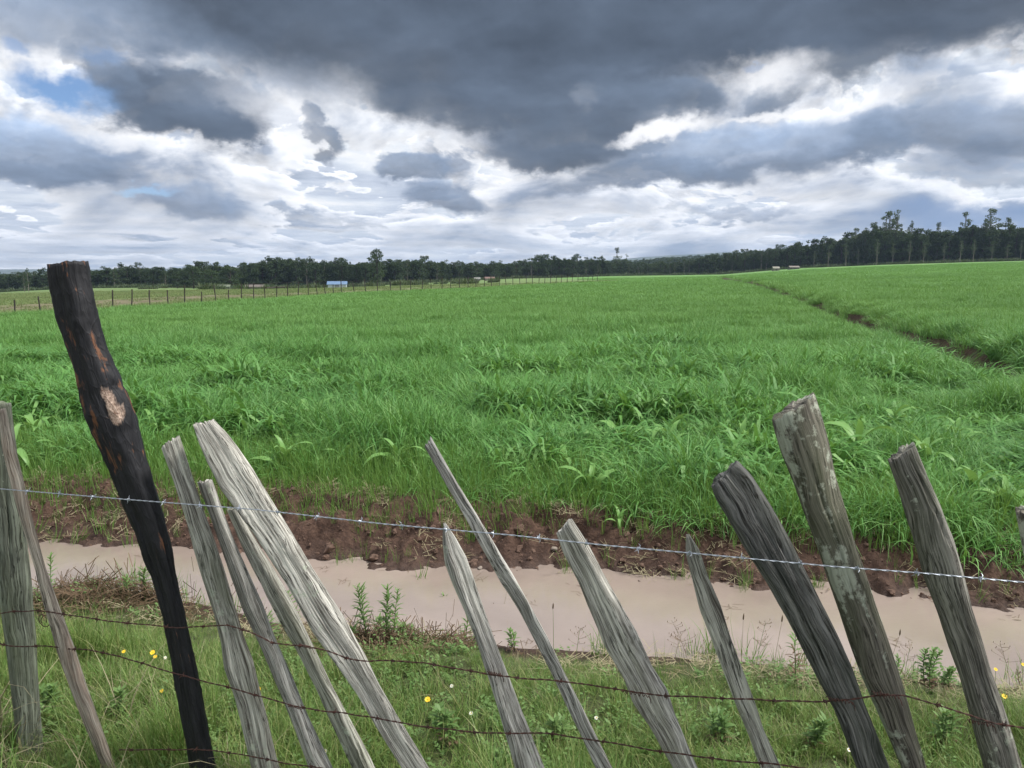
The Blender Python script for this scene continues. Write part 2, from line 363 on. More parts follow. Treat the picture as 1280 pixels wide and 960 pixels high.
def char_mat():
    m, t, o = newmat('charred_wood')
    uv = t.new('ShaderNodeUVMap', uv_map='UVMap').outputs[0]; u, v, _ = t.sep(uv)
    tco = t.new('ShaderNodeTexCoord').outputs['Object']
    g = t.noise(t.com(t.m('MULTIPLY', u, 70.0), t.m('MULTIPLY', v, 7.0), 3.0), 1.0, 6, 0.65)
    k = t.noise(t.com(t.m('MULTIPLY', u, 22.0), t.m('MULTIPLY', v, 6.0), 11.3), 1.0, 5, 0.6, 0.4)
    top = t.mr(v, 0.05, 0.0, 0, 0.12)
    zone = t.m('ADD', t.mr(t.m('ABSOLUTE', t.m('SUBTRACT', v, 0.46)), 0.30, 0.03, 0.0, 0.085), top)
    f = t.mr(t.m('ADD', t.m('MULTIPLY_ADD', t.m('SUBTRACT', g, 0.5), 0.5, k), zone), 0.665, 0.72)
    blk = t.mix(t.mr(g, 0.35, 0.7), (0.006, 0.006, 0.008), (0.028, 0.028, 0.032))
    c = t.mix(t.m('MULTIPLY', f, 0.85), blk, t.mix(g, (0.09, 0.036, 0.018), (0.26, 0.115, 0.055)))
    # bare torn wood in the hollow
    du = t.m('DIVIDE', t.m('ADD', t.m('ADD', u, -0.034), t.m('MULTIPLY', t.m('SUBTRACT', k, 0.5), 0.09)), 0.016)
    dv = t.m('DIVIDE', t.m('ADD', t.m('SUBTRACT', v, 0.458), t.m('MULTIPLY', t.m('SUBTRACT', g, 0.5), 0.16)), 0.050)
    rr = t.m('SQRT', t.m('ADD', t.m('MULTIPLY', du, du), t.m('MULTIPLY', dv, dv)))
    pf = t.mr(rr, 1.15, 0.7)
    c = t.mix(pf, c, t.mix(t.mr(t.noise(tco, 120, 4, 0.7), 0.35, 0.65), (0.16, 0.09, 0.06), (0.66, 0.50, 0.40)))
    p = t.new('ShaderNodeBsdfPrincipled'); t.put(p.inputs['Base Color'], c); p.inputs['Roughness'].default_value = 0.62
    p.inputs['Specular IOR Level'].default_value = 0.3
    cr = t.new('ShaderNodeTexVoronoi', feature='DISTANCE_TO_EDGE'); t.put(cr.inputs['Vector'], t.com(t.m('MULTIPLY', u, 70.0), t.m('MULTIPLY', v, 18.0), 0.0)); cr.inputs['Scale'].default_value = 1.0
    hh = t.m('ADD', t.m('MULTIPLY', g, 0.8), t.m('MULTIPLY', t.mr(cr.outputs['Distance'], 0.0, 0.10), 0.16))
    b = t.new('ShaderNodeBump'); b.inputs['Strength'].default_value = 0.8; b.inputs['Distance'].default_value = 0.006
    t.put(b.inputs['Height'], hh); t.l.new(b.outputs[0], p.inputs['Normal']); t.l.new(p.outputs[0], o.inputs[0])
    return m
def ground_mat():
    m, t, o = newmat('ground')
    pos = t.new('ShaderNodeNewGeometry').outputs['Position']
    at = t.new('ShaderNodeAttribute', attribute_name='zone'); sr, sg, sb = t.sep(at.outputs['Vector'])
    n1 = t.noise(pos, 9.0, 7, 0.65); n2 = t.noise(pos, 55.0, 5, 0.65); n3 = t.noise(pos, 0.35, 4, 0.6); n4 = t.noise(pos, 0.055, 5, 0.6)
    f = t.m('ADD', t.m('MULTIPLY', n1, 0.6), t.m('MULTIPLY', n2, 0.4))
    soil = t.ramp(f, [(0.32, (0.026, 0.015, 0.011)), (0.48, (0.062, 0.036, 0.026)), (0.60, (0.11, 0.066, 0.047)), (0.76, (0.24, 0.165, 0.12))])
    under = t.mix(n2, (0.045, 0.065, 0.022), (0.085, 0.095, 0.04))
    posx, posy, posz = t.sep(pos)
    sc = t.com(posx, t.m('MULTIPLY', posy, 0.55), 0.0)
    far = t.mix(t.mr(t.noise(sc, 0.16, 6, 0.65), 0.32, 0.68), (0.085, 0.20, 0.05), (0.15, 0.28, 0.075))
    far = t.mix(t.m('MULTIPLY', t.mr(n4, 0.45, 0.7), 0.5), far, (0.15, 0.20, 0.075))
    far = t.mix(t.m('MULTIPLY', t.mr(t.noise(sc, 0.6, 5, 0.7), 0.55, 0.7), 0.45), far, (0.035, 0.085, 0.022))
    past = t.mix(t.mr(t.noise(sc, 0.13, 6, 0.65), 0.35, 0.62), (0.10, 0.17, 0.05), (0.16, 0.21, 0.08))
    brown = t.mix(t.mr(n3, 0.35, 0.65), (0.115, 0.090, 0.058), (0.185, 0.150, 0.10))
    a2 = t.new('ShaderNodeAttribute', attribute_name='zone2'); br, wet, _ = t.sep(a2.outputs['Vector'])
    c = t.mix(sg, under, far); c = t.mix(sb, c, past); c = t.mix(br, c, brown); c = t.mix(sr, c, soil)
    c = t.mix(t.m('MULTIPLY', wet, 0.6), c, (0.045, 0.028, 0.022))
    p = t.new('ShaderNodeBsdfPrincipled'); t.put(p.inputs['Base Color'], c)
    t.put(p.inputs['Roughness'], t.mr(wet, 0, 1, 0.92, 0.42)); p.inputs['Specular IOR Level'].default_value = 0.25
    b = t.new('ShaderNodeBump'); b.inputs['Strength'].default_value = 0.7; b.inputs['Distance'].default_value = 0.03
    t.put(b.inputs['Height'], t.m('ADD', n1, t.m('MULTIPLY', n2, 0.6))); t.l.new(b.outputs[0], p.inputs['Normal'])
    t.l.new(p.outputs[0], o.inputs[0]); return m
def water_mat():
    m, t, o = newmat('muddy_water')
    pos = t.new('ShaderNodeNewGeometry').outputs['Position']
    n = t.noise(pos, 1.1, 5, 0.55, 0.4); n2 = t.noise(t.v('MULTIPLY', pos, (1, 2.2, 1)), 26.0, 3, 0.5)
    c = t.mix(t.mr(n, 0.35, 0.65), (0.27, 0.218, 0.185), (0.355, 0.29, 0.248))
    p = t.new('ShaderNodeBsdfPrincipled'); t.put(p.inputs['Base Color'], c); p.inputs['Coat Weight'].default_value = 0.7; p.inputs['Coat Roughness'].default_value = 0.01; p.inputs['Roughness'].default_value = 0.02
    p.inputs['IOR'].default_value = 1.40; p.inputs['Specular IOR Level'].default_value = 1.0
    b = t.new('ShaderNodeBump'); b.inputs['Strength'].default_value = 0.05; b.inputs['Distance'].default_value = 0.02
    t.put(b.inputs['Height'], t.m('ADD', n2, t.m('MULTIPLY', n, 3.0))); t.l.new(b.outputs[0], p.inputs['Normal']); t.l.new(p.outputs[0], o.inputs[0]); return m
M_GROUND = ground_mat(); M_WATER = water_mat(); M_CHAR = char_mat()
M_CLOD = simple('soil_clod', (0.085, 0.05, 0.036), 0.95, 30, bump=0.5, col2=(0.16, 0.10, 0.072))

# ------------------------------------------------------------------ ground, water, hills
azs = np.concatenate([np.arange(-180, -50, 5.0), np.arange(-50, 50, 0.2), np.arange(50, 180, 5.0)])
rad = [0.25]
while rad[-1] < 6000:
    r = rad[-1]; rad.append(r * (1.06 if r < 1.4 else 1.02 if r < 3.0 else 1.0038 if r < 6.6 else 1.014 if r < 45 else 1.04))
rad = np.array(rad); A, Rr = np.meshgrid(np.radians(azs), rad)
GX = Rr * np.sin(A); GY = Rr * np.cos(A); GZ = ground_z(GX, GY)
nr, na = GX.shape
idx = np.arange(nr * na).reshape(nr, na); nxt = np.roll(idx, -1, axis=1)
Q = np.stack([idx[:-1], nxt[:-1], nxt[1:], idx[1:]], -1).reshape(-1, 4)[:, ::-1]
V = np.stack([GX, GY, GZ], -1).reshape(-1, 3)
V = np.vstack([V, [[0, 0, gz(0, 0)]]])
gob = meshobj('ground', V, Q, M_GROUND, smooth=True); tag(gob, kind='structure')
def zones(x, y):
    yf = far_shore(x); yn = near_shore(x)
    edge = yf + 0.65 + 0.35 * fbm(x * 1.1, y * 1.1, 3, 91)
    soil = sst(yn - 0.22, yn - 0.05, y) * (1 - sst(edge, edge + 0.5, y))
    soil = np.maximum(soil, 0.35 * sst(0.05, 0.3, fbm(x * 1.9, y * 1.9, 3, 15)) * (y < yn))
    fd = furrow_d(x, y); fz = sst(9, 13, y) * (1 - sst(110, 150, y))
    soil = np.maximum(soil, fz * np.exp(-((fd - 0.2) / 0.65) ** 4))
    far = sst(12, 60, y)
    pd = fence_x(y) - x
    past = sst(-0.3, 1.2, pd) * sst(12, 16, y) * (1 - 0.15 * sst(150, 200, y))
    past = np.maximum(past, sst(105, 118, y) * (1 - sst(150, 215, y)) * sst(-5, -30, x - 0.02 * y) * 0.8)
    past = np.maximum(past, sst(-14, 0, y - tree_dist(640 + np.clip(x / np.maximum(y, 1), -1, 1) * F)))
    brown = sst(5, 8, pd) * (1 - sst(15, 20, pd)) * sst(20, 28, y) * (1 - sst(75, 110, y)) * 0.85
    wet = np.exp(-np.clip((ground_z(x, y) - WATER_Z), 0, 1) / 0.045) * (np.abs(y - 4.2) < 9)
    return soil, far, past, brown, wet
s_, f_, p_, b_, w_ = zones(V[:, 0], V[:, 1])
for nm, arr in (('zone', np.stack([s_, f_, p_], -1)), ('zone2', np.stack([b_, w_, 0 * w_], -1))):
    a = gob.data.attributes.new(nm, 'FLOAT_VECTOR', 'POINT'); a.data.foreach_set('vector', arr.astype(np.float32).ravel())

xs = np.linspace(-40, 40, 161); vv = []; ff = []
for i, x in enumerate(xs): vv += [(x, 3.75 - 0.185 * x - 0.5, WATER_Z), (x, 4.74 - 0.172 * x + 0.6, WATER_Z)]
for i in range(len(xs) - 1): ff.append((2 * i, 2 * i + 2, 2 * i + 3, 2 * i + 1))
tag(meshobj('ditch_water', vv, ff, M_WATER), kind='structure')

hm, ht, ho = newmat('distant_hills')
hp = ht.new('ShaderNodeBsdfPrincipled'); hg = ht.new('ShaderNodeNewGeometry').outputs['Position']
ht.put(hp.inputs['Base Color'], ht.mix(ht.mr(ht.noise(hg, 0.012, 5, 0.65), 0.4, 0.6), (0.035, 0.055, 0.04), (0.09, 0.11, 0.08))); hp.inputs['Roughness'].default_value = 0.9
ht.l.new(hp.outputs[0], ho.inputs[0])
hv = []; hf = []; NX, NY = 240, 14
for j in range(NY):
    for i in range(NX):
        t = -1.3 + 2.9 * i / (NX - 1); Y = 2500 + 1300 * j / (NY - 1); X = t * Y
        pxx = 640 + t * F
        ridge = np.interp(pxx, [-700, 300, 640, 740, 800, 870, 940, 1010, 1100, 1280, 2200], [4, 6, 12, 15, 20, 24, 28, 27, 30, 34, 20])
        h = ridge / F * 3200 * math.sin(math.pi * min(1.0, j / (NY - 1) * 0.75 + 0.02)) * (1 + 0.16 * float(fbm(X / 420, Y / 420, 4, 8)))
        hv.append((X, Y, h - 6))
for j in range(NY - 1):
    for i in range(NX - 1):
        a = j * NX + i; hf.append((a, a + 1, a + NX + 1, a + NX))
tag(meshobj('hills', hv, hf, hm, smooth=True), kind='structure')

# ------------------------------------------------------------------ leaf-blade builder and scatterer
def blades(n, rad_, hmin, hmax, width, arch, segs=3, seed=0, lean=0.25, tone_p=0.15):
    r = np.random.default_rng(seed); Vv = []; Ff = []; tone = []
    for k in range(n):
        a = r.uniform(0, 2 * math.pi); rr = rad_ * math.sqrt(r.uniform()); bx, by = rr * math.cos(a), rr * math.sin(a)
        h = r.uniform(hmin, hmax); d = r.uniform(0, 2 * math.pi) if r.uniform() < 0.5 else a + r.normal() * 0.6
        ln = abs(r.normal()) * lean; ar = arch * r.uniform(0.3, 1.5); wd = width * r.uniform(0.6, 1.3)
        ang = ln; x = y = 0.0; z = 0.0; st = h / segs; side = (-math.sin(d + r.normal() * 0.4), math.cos(d + r.normal() * 0.4))
        tn = r.uniform(0.5, 1.0) if r.uniform() < tone_p else r.uniform(0, 0.3); b0 = len(Vv)
        for s in range(segs + 1):
            q = s / segs; ww = wd * 0.5 * (1 - q ** 1.6) * (0.55 + 0.45 * min(1, q * 4 + 0.3))
            px_, py_ = bx + x * math.cos(d), by + x * math.sin(d)
            if s < segs:
                Vv.append((px_ - side[0] * ww, py_ - side[1] * ww, z)); Vv.append((px_ + side[0] * ww, py_ + side[1] * ww, z)); tone += [tn, tn]
            else:
                Vv.append((px_, py_, z)); tone.append(tn)
            x += math.sin(ang) * st; z += math.cos(ang) * st; ang = min(ang + ar / segs * (1 + q), 2.6)
        for s in range(segs - 1):
            i = b0 + 2 * s; Ff.append((i, i + 1, i + 3, i + 2))
        i = b0 + 2 * (segs - 1); Ff.append((i, i + 1, i + 2))
    return Vv, Ff, tone
def proto(name, VFT, mat):
    Vv, Ff, tone = VFT
    o = meshobj(name, Vv, Ff, mat, link=False)
    if tone is not None:
        a = o.data.attributes.new('tone', 'FLOAT', 'POINT'); a.data.foreach_set('value', np.asarray(tone, np.float32))
    return o
def scatter(name, pts, rots, scl, idx_, protos, label, cat, kind='stuff', fallback=None):
    me = bpy.data.meshes.new(name); n = len(pts); me.vertices.add(n); me.vertices.foreach_set('co', np.asarray(pts, np.float32).ravel())
    for nm, ty, key, arr in (('rot', 'FLOAT_VECTOR', 'vector', rots), ('scl', 'FLOAT_VECTOR', 'vector', scl)):
        a = me.attributes.new(nm, ty, 'POINT'); a.data.foreach_set(key, np.asarray(arr, np.float32).ravel())
    a = me.attributes.new('pick', 'INT', 'POINT'); a.data.foreach_set('value', np.asarray(idx_, np.int32))
    o = bpy.data.objects.new(name, me); COL.objects.link(o); tag(o, label, cat, kind=kind)
    ng = bpy.data.node_groups.new(name, 'GeometryNodeTree')
    ng.interface.new_socket('Geometry', in_out='INPUT', socket_type='NodeSocketGeometry')
    ng.interface.new_socket('Geometry', in_out='OUTPUT', socket_type='NodeSocketGeometry')
    gi = ng.nodes.new('NodeGroupInput'); go = ng.nodes.new('NodeGroupOutput'); ip = ng.nodes.new('GeometryNodeInstanceOnPoints')
    gti = ng.nodes.new('GeometryNodeGeometryToInstance')
    for p in reversed(protos):
        oi = ng.nodes.new('GeometryNodeObjectInfo'); oi.inputs['Object'].default_value = p
        ng.links.new(oi.outputs['Geometry'], gti.inputs[0])
    def attr(nm, ty):
        q = ng.nodes.new('GeometryNodeInputNamedAttribute'); q.data_type = ty; q.inputs[0].default_value = nm; return q.outputs[0]
    ng.links.new(gi.outputs[0], ip.inputs['Points']); ng.links.new(gti.outputs[0], ip.inputs['Instance'])
    ip.inputs['Pick Instance'].default_value = True
    ng.links.new(attr('pick', 'INT'), ip.inputs['Instance Index']); ng.links.new(attr('rot', 'FLOAT_VECTOR'), ip.inputs['Rotation'])
    ng.links.new(attr('scl', 'FLOAT_VECTOR'), ip.inputs['Scale']); ng.links.new(ip.outputs[0], go.inputs[0])
    md = o.modifiers.new('scatter', 'NODES'); md.node_group = ng
    return o
def rand_rot(n, tilt=0.12):
    return np.stack([rng.normal(0, tilt, n), rng.normal(0, tilt, n), rng.uniform(0, 6.283, n)], -1)
def wedge(y0, y1, sp, margin=1.5, tmax=0.74, jitter=0.5):
    """jittered grid over the part of the ground between two distances"""
    ys = np.arange(y0, y1, sp); out_ = []
    for y in ys:
        xm = y * tmax + margin; x = np.arange(-xm, xm, sp); out_.append(np.stack([x, np.full_like(x, y)], -1))
    p = np.vstack(out_); p += rng.uniform(-jitter, jitter, p.shape) * sp; return p
def with_z(p, dz=0.0): return np.column_stack([p, ground_z(p[:, 0], p[:, 1]) + dz])
def in_crop(p):
    x, y = p[:, 0], p[:, 1]
    fd = furrow_d(x, y); fur = (y > 10) & (y < 150) & (fd > 0.0 - 0.2 * sst(34, 60, y) + 0.35 * fbm(x * 0.8, y * 0.8, 2, 23)) & (fd < 0.42 + 0.3 * sst(34, 60, y) + 0.22 * (1 - sst(14, 24, y)) + 0.4 * fbm(x * 0.9, y * 0.9, 2, 24))
    return (x > fence_x(y) + 0.4) & ~fur
def lump(x, y):
    """height of the crop: tufted, taller and shorter in patches"""
    return 0.92 + 1.5 * fbm(x * 0.85, y * 1.5, 3, 61, 0.6) + 0.6 * fbm(x * 0.16, y * 0.3, 2, 66)

# crop close to the camera
pc = [proto('crop_tuft', blades(32 if k < 4 else 10, 0.12, 0.22 if k < 4 else 0.36, 0.52 if k < 4 else 0.62, 0.0105 if k < 4 else 0.042, 2.1 if k < 4 else 2.5, 5, 100 + k, 0.42, 0.3), M_CROP) for k in range(6)]
p = wedge(4.4, 15, 0.090); x, y = p[:, 0], p[:, 1]
edge = far_shore(x) + 0.68 + 0.35 * fbm(x * 0.9, y * 0.9, 3, 44) - 0.16 * np.clip(x, -3, 4)
keep = in_crop(p) & (y > edge + rng.normal(0, 0.10, len(p))); p = p[keep]; x, y = p[:, 0], p[:, 1]
grow = np.clip(0.55 + (y - edge[keep]) * 0.55, 0.55, 1.0)
h = np.clip(lump(x, y), 0.25, 1.75) * grow * rng.uniform(0.85, 1.12, len(p)) * (1 - 0.1 * sst(9, 15, y))
scatter('crop_grass', with_z(p, -0.02), rand_rot(len(p)), np.stack([0.6 + 0.45 * h, 0.6 + 0.45 * h, h], -1), np.where((fbm(x * 0.8, y * 0.9, 3, 131) > -0.02) & (rng.uniform(size=len(p)) < 0.42) & (grow > 0.8), rng.integers(4, 6, len(p)), rng.integers(0, 4, len(p))), pc,
        'lush dark green leafy crop of grass filling the near part of the field behind the ditch', 'crop')
# crop in the middle distance
pm = [proto('crop_tuft', blades(60, 0.21, 0.18, 0.42, 0.012, 2.1, 4, 200 + k, 0.35, 0.3), M_CROP if k < 3 else M_FARCROP) for k in range(6)]
p = wedge(15, 36, 0.185); p = p[in_crop(p)]; x, y = p[:, 0], p[:, 1]; h = np.clip(lump(x, y), 0.45, 1.6) * 0.95
pk = np.where(rng.uniform(size=len(p)) < sst(14, 26, y), rng.integers(3, 6, len(p)), rng.integers(0, 3, len(p)))
scatter('crop_grass', with_z(p, -0.02), rand_rot(len(p)), np.stack([1 + 0 * h, 1 + 0 * h, h], -1), pk, pm,
        'even green crop in the middle of the field, reaching to the furrow', 'crop')
# far crop
pf = [proto('crop_patch', blades(130, 0.55, 0.16, 0.36, 0.028, 1.4, 2, 300 + k, 0.4, 0.3), M_FARCROP) for k in range(4)]
p1 = wedge(36, 85, 0.52, 3, 0.72); p2 = wedge(85, 190, 1.15, 5, 0.70); p = np.vstack([p1, p2]); p = p[in_crop(p)]; x, y = p[:, 0], p[:, 1]
h = np.clip(1 + 0.8 * fbm(x * 0.3, y * 0.35, 3, 62), 0.5, 1.5) * 0.9
g = np.where(y > 85, 1.35, 1.0)
scatter('crop_grass', with_z(p, -0.03), rand_rot(len(p), 0.05), np.stack([g, g, h], -1), rng.integers(0, 4, len(p)), pf,
        'pale green crop of the far field towards the woods', 'crop')
# pasture beyond the left fence
M_PAST = leaf_mat('pasture_grass', (0.11, 0.19, 0.06), (0.18, 0.24, 0.09), (0.26, 0.27, 0.13), 0.25, 0.7, 0.3)
pp = [proto('pasture_patch', blades(60, 0.5, 0.08, 0.26, 0.03, 0.8, 2, 340 + k, 0.4, 0.4), M_PAST) for k in range(3)]
p = wedge(26, 120, 0.85, 2, 0.72); x, y = p[:, 0], p[:, 1]; pd = fence_x(y) - x
br = (pd > 6) & (pd < 18) & (rng.uniform(size=len(p)) < 0.75)
p = p[(pd > -0.2) & ~br]
scatter('pasture_grass', with_z(p, -0.02), rand_rot(len(p), 0.05), np.ones((len(p), 3)), rng.integers(0, 3, len(p)), pp,
        'short olive pasture beyond the field fence on the left', 'grass')
# young shoots on the bare bank
ps = [proto('shoot_tuft', blades(11, 0.05, 0.12, 0.30, 0.0065, 0.55, 3, 400 + k, 0.18, 0.3), M_SHOOT) for k in range(5)]
p = wedge(4.0, 8.2, 0.068, 1.2); x, y = p[:, 0], p[:, 1]; yf = far_shore(x)
e2 = yf + 0.68 + 0.35 * fbm(x * 0.9, y * 0.9, 3, 44) - 0.16 * np.clip(x, -3, 4)
q = (y - yf - 0.22) / np.maximum(e2 - yf - 0.22, 0.2)
pr = np.where(q < 0, 0.05, np.clip(0.34 + 1.9 * q + 0.22 * np.clip(-x, 0, 3) + 1.3 * fbm(x * 2.2, y * 2.2, 3, 71) + 0.12 * np.clip(-x, 0, 3), 0.03, 1)) * (y > yf + 0.04) * (y < e2 + 0.7)
keep = rng.uniform(size=len(p)) < pr; p = p[keep]; x, y = p[:, 0], p[:, 1]
h = rng.uniform(0.55, 1.15, len(p)) * np.clip(0.65 + 0.5 * q[keep], 0.55, 1.2)
scatter('young_shoots', with_z(p, -0.01), rand_rot(len(p), 0.1), np.stack([h, h, h], -1), rng.integers(0, 5, len(p)), ps,
        'thin upright pale green shoots sprouting from the bare brown bank', 'grass')
# furrow margin
p = np.stack([rng.uniform(6, 30, 9000), rng.uniform(9, 60, 9000)], -1); fd = furrow_d(p[:, 0], p[:, 1])
keep = (fd > 0.35 + 0.25 * (1 - sst(14, 24, p[:, 1])) + 0.5 * fbm(p[:, 0], p[:, 1], 2, 25)) & (fd < 2.4) ; p = p[keep]
scatter('furrow_grass', with_z(p, -0.01), rand_rot(len(p), 0.1), np.tile([1.3, 1.3, 1.15], (len(p), 1)), rng.integers(0, 5, len(p)), ps,
        'fresh light green grass on the raised bank of the furrow at the right', 'grass')

# foreground verge
pv = [proto('verge_tuft', blades(30, 0.05, 0.07, 0.22, 0.0034, 1.0, 4, 500 + k, 0.35, 0.22), M_VERGE) for k in range(5)]
pv += [proto('tall_tuft', blades(20, 0.04, 0.16, 0.34, 0.0034, 0.7, 4, 520 + k, 0.25, 0.15), M_VERGE) for k in range(3)]
pd_ = [proto('dry_tuft', blades(16, 0.05, 0.12, 0.36, 0.0026, 1.6, 5, 540 + k, 0.55, 0.0), M_STRAW) for k in range(5)]
def forb(seed):
    r = np.random.default_rng(seed); Vv = []; Ff = []
    for s in range(5):
        a = r.uniform(0, 6.28); ln = r.uniform(0.03, 0.10); tip = Vector((math.cos(a) * ln * 0.7, math.sin(a) * ln * 0.7, ln))
        for k in range(7):
            q = (k + 1) / 7; c = tip * q; b = r.uniform(0, 6.28); L = r.uniform(0.012, 0.026); wv_ = L * 0.32
            d = Vector((math.cos(b), math.sin(b), r.uniform(0.0, 0.5))); sd_ = Vector((-math.sin(b), math.cos(b), 0)) * wv_
            i = len(Vv); Vv += [c, c + d * L * 0.5 - sd_, c + d * L, c + d * L * 0.5 + sd_]; Ff.append((i, i + 1, i + 2, i + 3))
    return Vv, Ff, None
pfb = [proto('forb', forb(600 + k), M_FORB) for k in range(5)]
p = np.stack([rng.uniform(-4.2, 3.6, 30000), rng.uniform(0.9, 5.0, 30000)], -1); x, y = p[:, 0], p[:, 1]; yn = near_shore(x)
keep = (y < yn + 0.0) & (rng.uniform(size=len(p)) < np.clip(0.72 + 1.6 * fbm(x * 1.7, y * 1.7, 3, 81), 0.06, 1) * (1 - 0.7 * sst(-0.25, 0.0, y - yn)))
p = p[keep]; x, y = p[:, 0], p[:, 1]
edgef = 1 - 0.75 * sst(-0.95, -0.15, y - near_shore(x)); tall = (fbm(x * 1.2 + 3, y * 1.2, 2, 83) > 0.12) & (y < near_shore(x) - 0.75)
pk = np.where(tall, rng.integers(5, 8, len(p)), rng.integers(0, 5, len(p))); sc = rng.uniform(0.6, 1.15, len(p)) * np.where(tall, 1.05, 0.78) * edgef
scatter('verge_grass', with_z(p, -0.01), rand_rot(len(p), 0.15), np.stack([sc, sc, sc], -1), pk, pv,
        'green tufted grass under the stake fence along the near side of the ditch', 'grass')
p = np.stack([rng.uniform(-4.2, 3.6, 14000), rng.uniform(0.9, 5.0, 14000)], -1); x, y = p[:, 0], p[:, 1]; yn = near_shore(x)
leftish = 0.55 * sst(-0.9, -1.8, x) * sst(2.7, 2.0, y)
pr = np.clip(0.03 + leftish + 0.7 * fbm(x * 1.4, y * 1.4, 3, 85), 0.03, 0.9) * (y < yn - 0.02)
keep = rng.uniform(size=len(p)) < pr; p = p[keep]; sc = rng.uniform(0.5, 1.1, len(p)) * (0.70 + 0.8 * sst(-0.5, -1.5, p[:, 0]) * sst(3.0, 2.4, p[:, 1])) * (1 - 0.5 * sst(-0.6, 0, p[:, 1] - near_shore(p[:, 0])))
scatter('dry_grass', with_z(p, -0.01), rand_rot(len(p), 0.25), np.stack([sc, sc, sc], -1), rng.integers(0, 5, len(p)), pd_,
        'dry straw coloured grass tangled among the green grass at the fence foot', 'grass')
p = np.stack([rng.uniform(-4.0, 3.4, 9000), rng.uniform(1.0, 4.8, 9000)], -1); x, y = p[:, 0], p[:, 1]; yn = near_shore(x)
keep = (y < yn - 0.03) & (rng.uniform(size=len(p)) < np.clip(0.22 + 1.6 * fbm(x * 1.5, y * 1.5, 3, 87), 0.02, 1)); p = p[keep]
sc = rng.uniform(0.45, 1.0, len(p))
scatter('leafy_ground_cover', with_z(p, 0.0), rand_rot(len(p), 0.2), np.stack([sc, sc, sc], -1), rng.integers(0, 5, len(p)), pfb,
        'low small leaved green weeds carpeting the ground below the fence', 'ground cover')
# stems standing in the shallow margins of the water
p = np.stack([rng.uniform(-5, 4.2, 5200), rng.uniform(2.8, 5.8, 5200)], -1); x, y = p[:, 0], p[:, 1]; dn_ = y - near_shore(x); df_ = far_shore(x) - y
pr = np.exp(-np.clip(dn_, 0, 9) / 0.07) * (dn_ > -0.1) * 0.7 + np.exp(-np.clip(df_, 0, 9) / 0.05) * (df_ > -0.12) * 0.5
keep = (rng.uniform(size=len(p)) < pr) & (fbm(x * 2.4, y, 3, 99) > -0.1); p = p[keep]; sc = rng.uniform(0.35, 0.8, len(p))
zz = np.maximum(ground_z(p[:, 0], p[:, 1]), WATER_Z - 0.03)
scatter('margin_grass', np.column_stack([p, zz]), rand_rot(len(p), 0.2), np.stack([sc, sc, sc], -1), rng.integers(0, 5, len(p)), ps, 'sparse grass stems standing in the shallow edges of the muddy water', 'grass')
# soil clods and straw litter on the bank
def clod(seed):
    r = np.random.default_rng(seed); bm = bmesh.new(); bmesh.ops.create_icosphere(bm, subdivisions=2, radius=0.5)
    for v in bm.verts: v.co = v.co * (1 + 0.9 * float(fbm(v.co.x * 4 + seed, v.co.y * 4 + v.co.z * 5, 3, seed))) * Vector((1, r.uniform(.7, 1), r.uniform(.5, .8))).x; v.co.z *= 0.7
    Vv = [tuple(v.co) for v in bm.verts]; Ff = [tuple(v.index for v in f.verts) for f in bm.faces]; bm.free(); return Vv, Ff, None
pcl = [proto('clod', clod(700 + k), M_CLOD) for k in range(5)]
p = np.stack([rng.uniform(-5.5, 4.6, 26000), rng.uniform(3.4, 7.0, 26000)], -1); x, y = p[:, 0], p[:, 1]; yf = far_shore(x)
keep = (y > yf - 0.01) & (y < yf + 1.1) & (rng.uniform(size=len(p)) < 0.6 * (1 - sst(0.4, 1.1, y - yf))); p = p[keep]
sc = np.clip(rng.lognormal(-4.15, 0.6, len(p)), 0.006, 0.075)
scatter('soil_clods', with_z(p, 0.0), rand_rot(len(p), 0.5), np.stack([sc, sc, sc], -1), rng.integers(0, 5, len(p)), pcl,
        'crumbled brown soil clods on the bank above the muddy water', 'soil')
def straw(seed):
    r = np.random.default_rng(seed); Vv = []; Ff = []
    for k in range(7):
        a = r.uniform(0, 6.28); L = r.uniform(0.03, 0.10); cx, cy = r.normal(0, .03, 2); wd = 0.0016
        d = (math.cos(a) * L, math.sin(a) * L); s = (-math.sin(a) * wd, math.cos(a) * wd); z0, z1 = r.uniform(0, .02, 2); i = len(Vv)
        Vv += [(cx - s[0], cy - s[1], z0), (cx + s[0], cy + s[1], z0), (cx + d[0] + s[0], cy + d[1] + s[1], z1), (cx + d[0] - s[0], cy + d[1] - s[1], z1)]; Ff.append((i, i + 1, i + 2, i + 3))
    return Vv, Ff, None
pst = [proto('straw', straw(750 + k), M_STRAW) for k in range(4)]
p = np.stack([rng.uniform(-5.5, 4.6, 9000), rng.uniform(2.6, 7.0, 9000)], -1); x, y = p[:, 0], p[:, 1]; yf = far_shore(x); yn = near_shore(x)
keep = (((y > yf) & (y < yf + 1.0)) | ((y < yn) & (y > yn - 0.45))) & (fbm(x * 2, y * 2, 3, 93) > -0.12); p = p[keep]
scatter('straw_litter', with_z(p, 0.012), rand_rot(len(p), 0.3), np.ones((len(p), 3)), rng.integers(0, 4, len(p)), pst,
        'dead straw lying scattered over the bare soil of the ditch banks', 'litter')

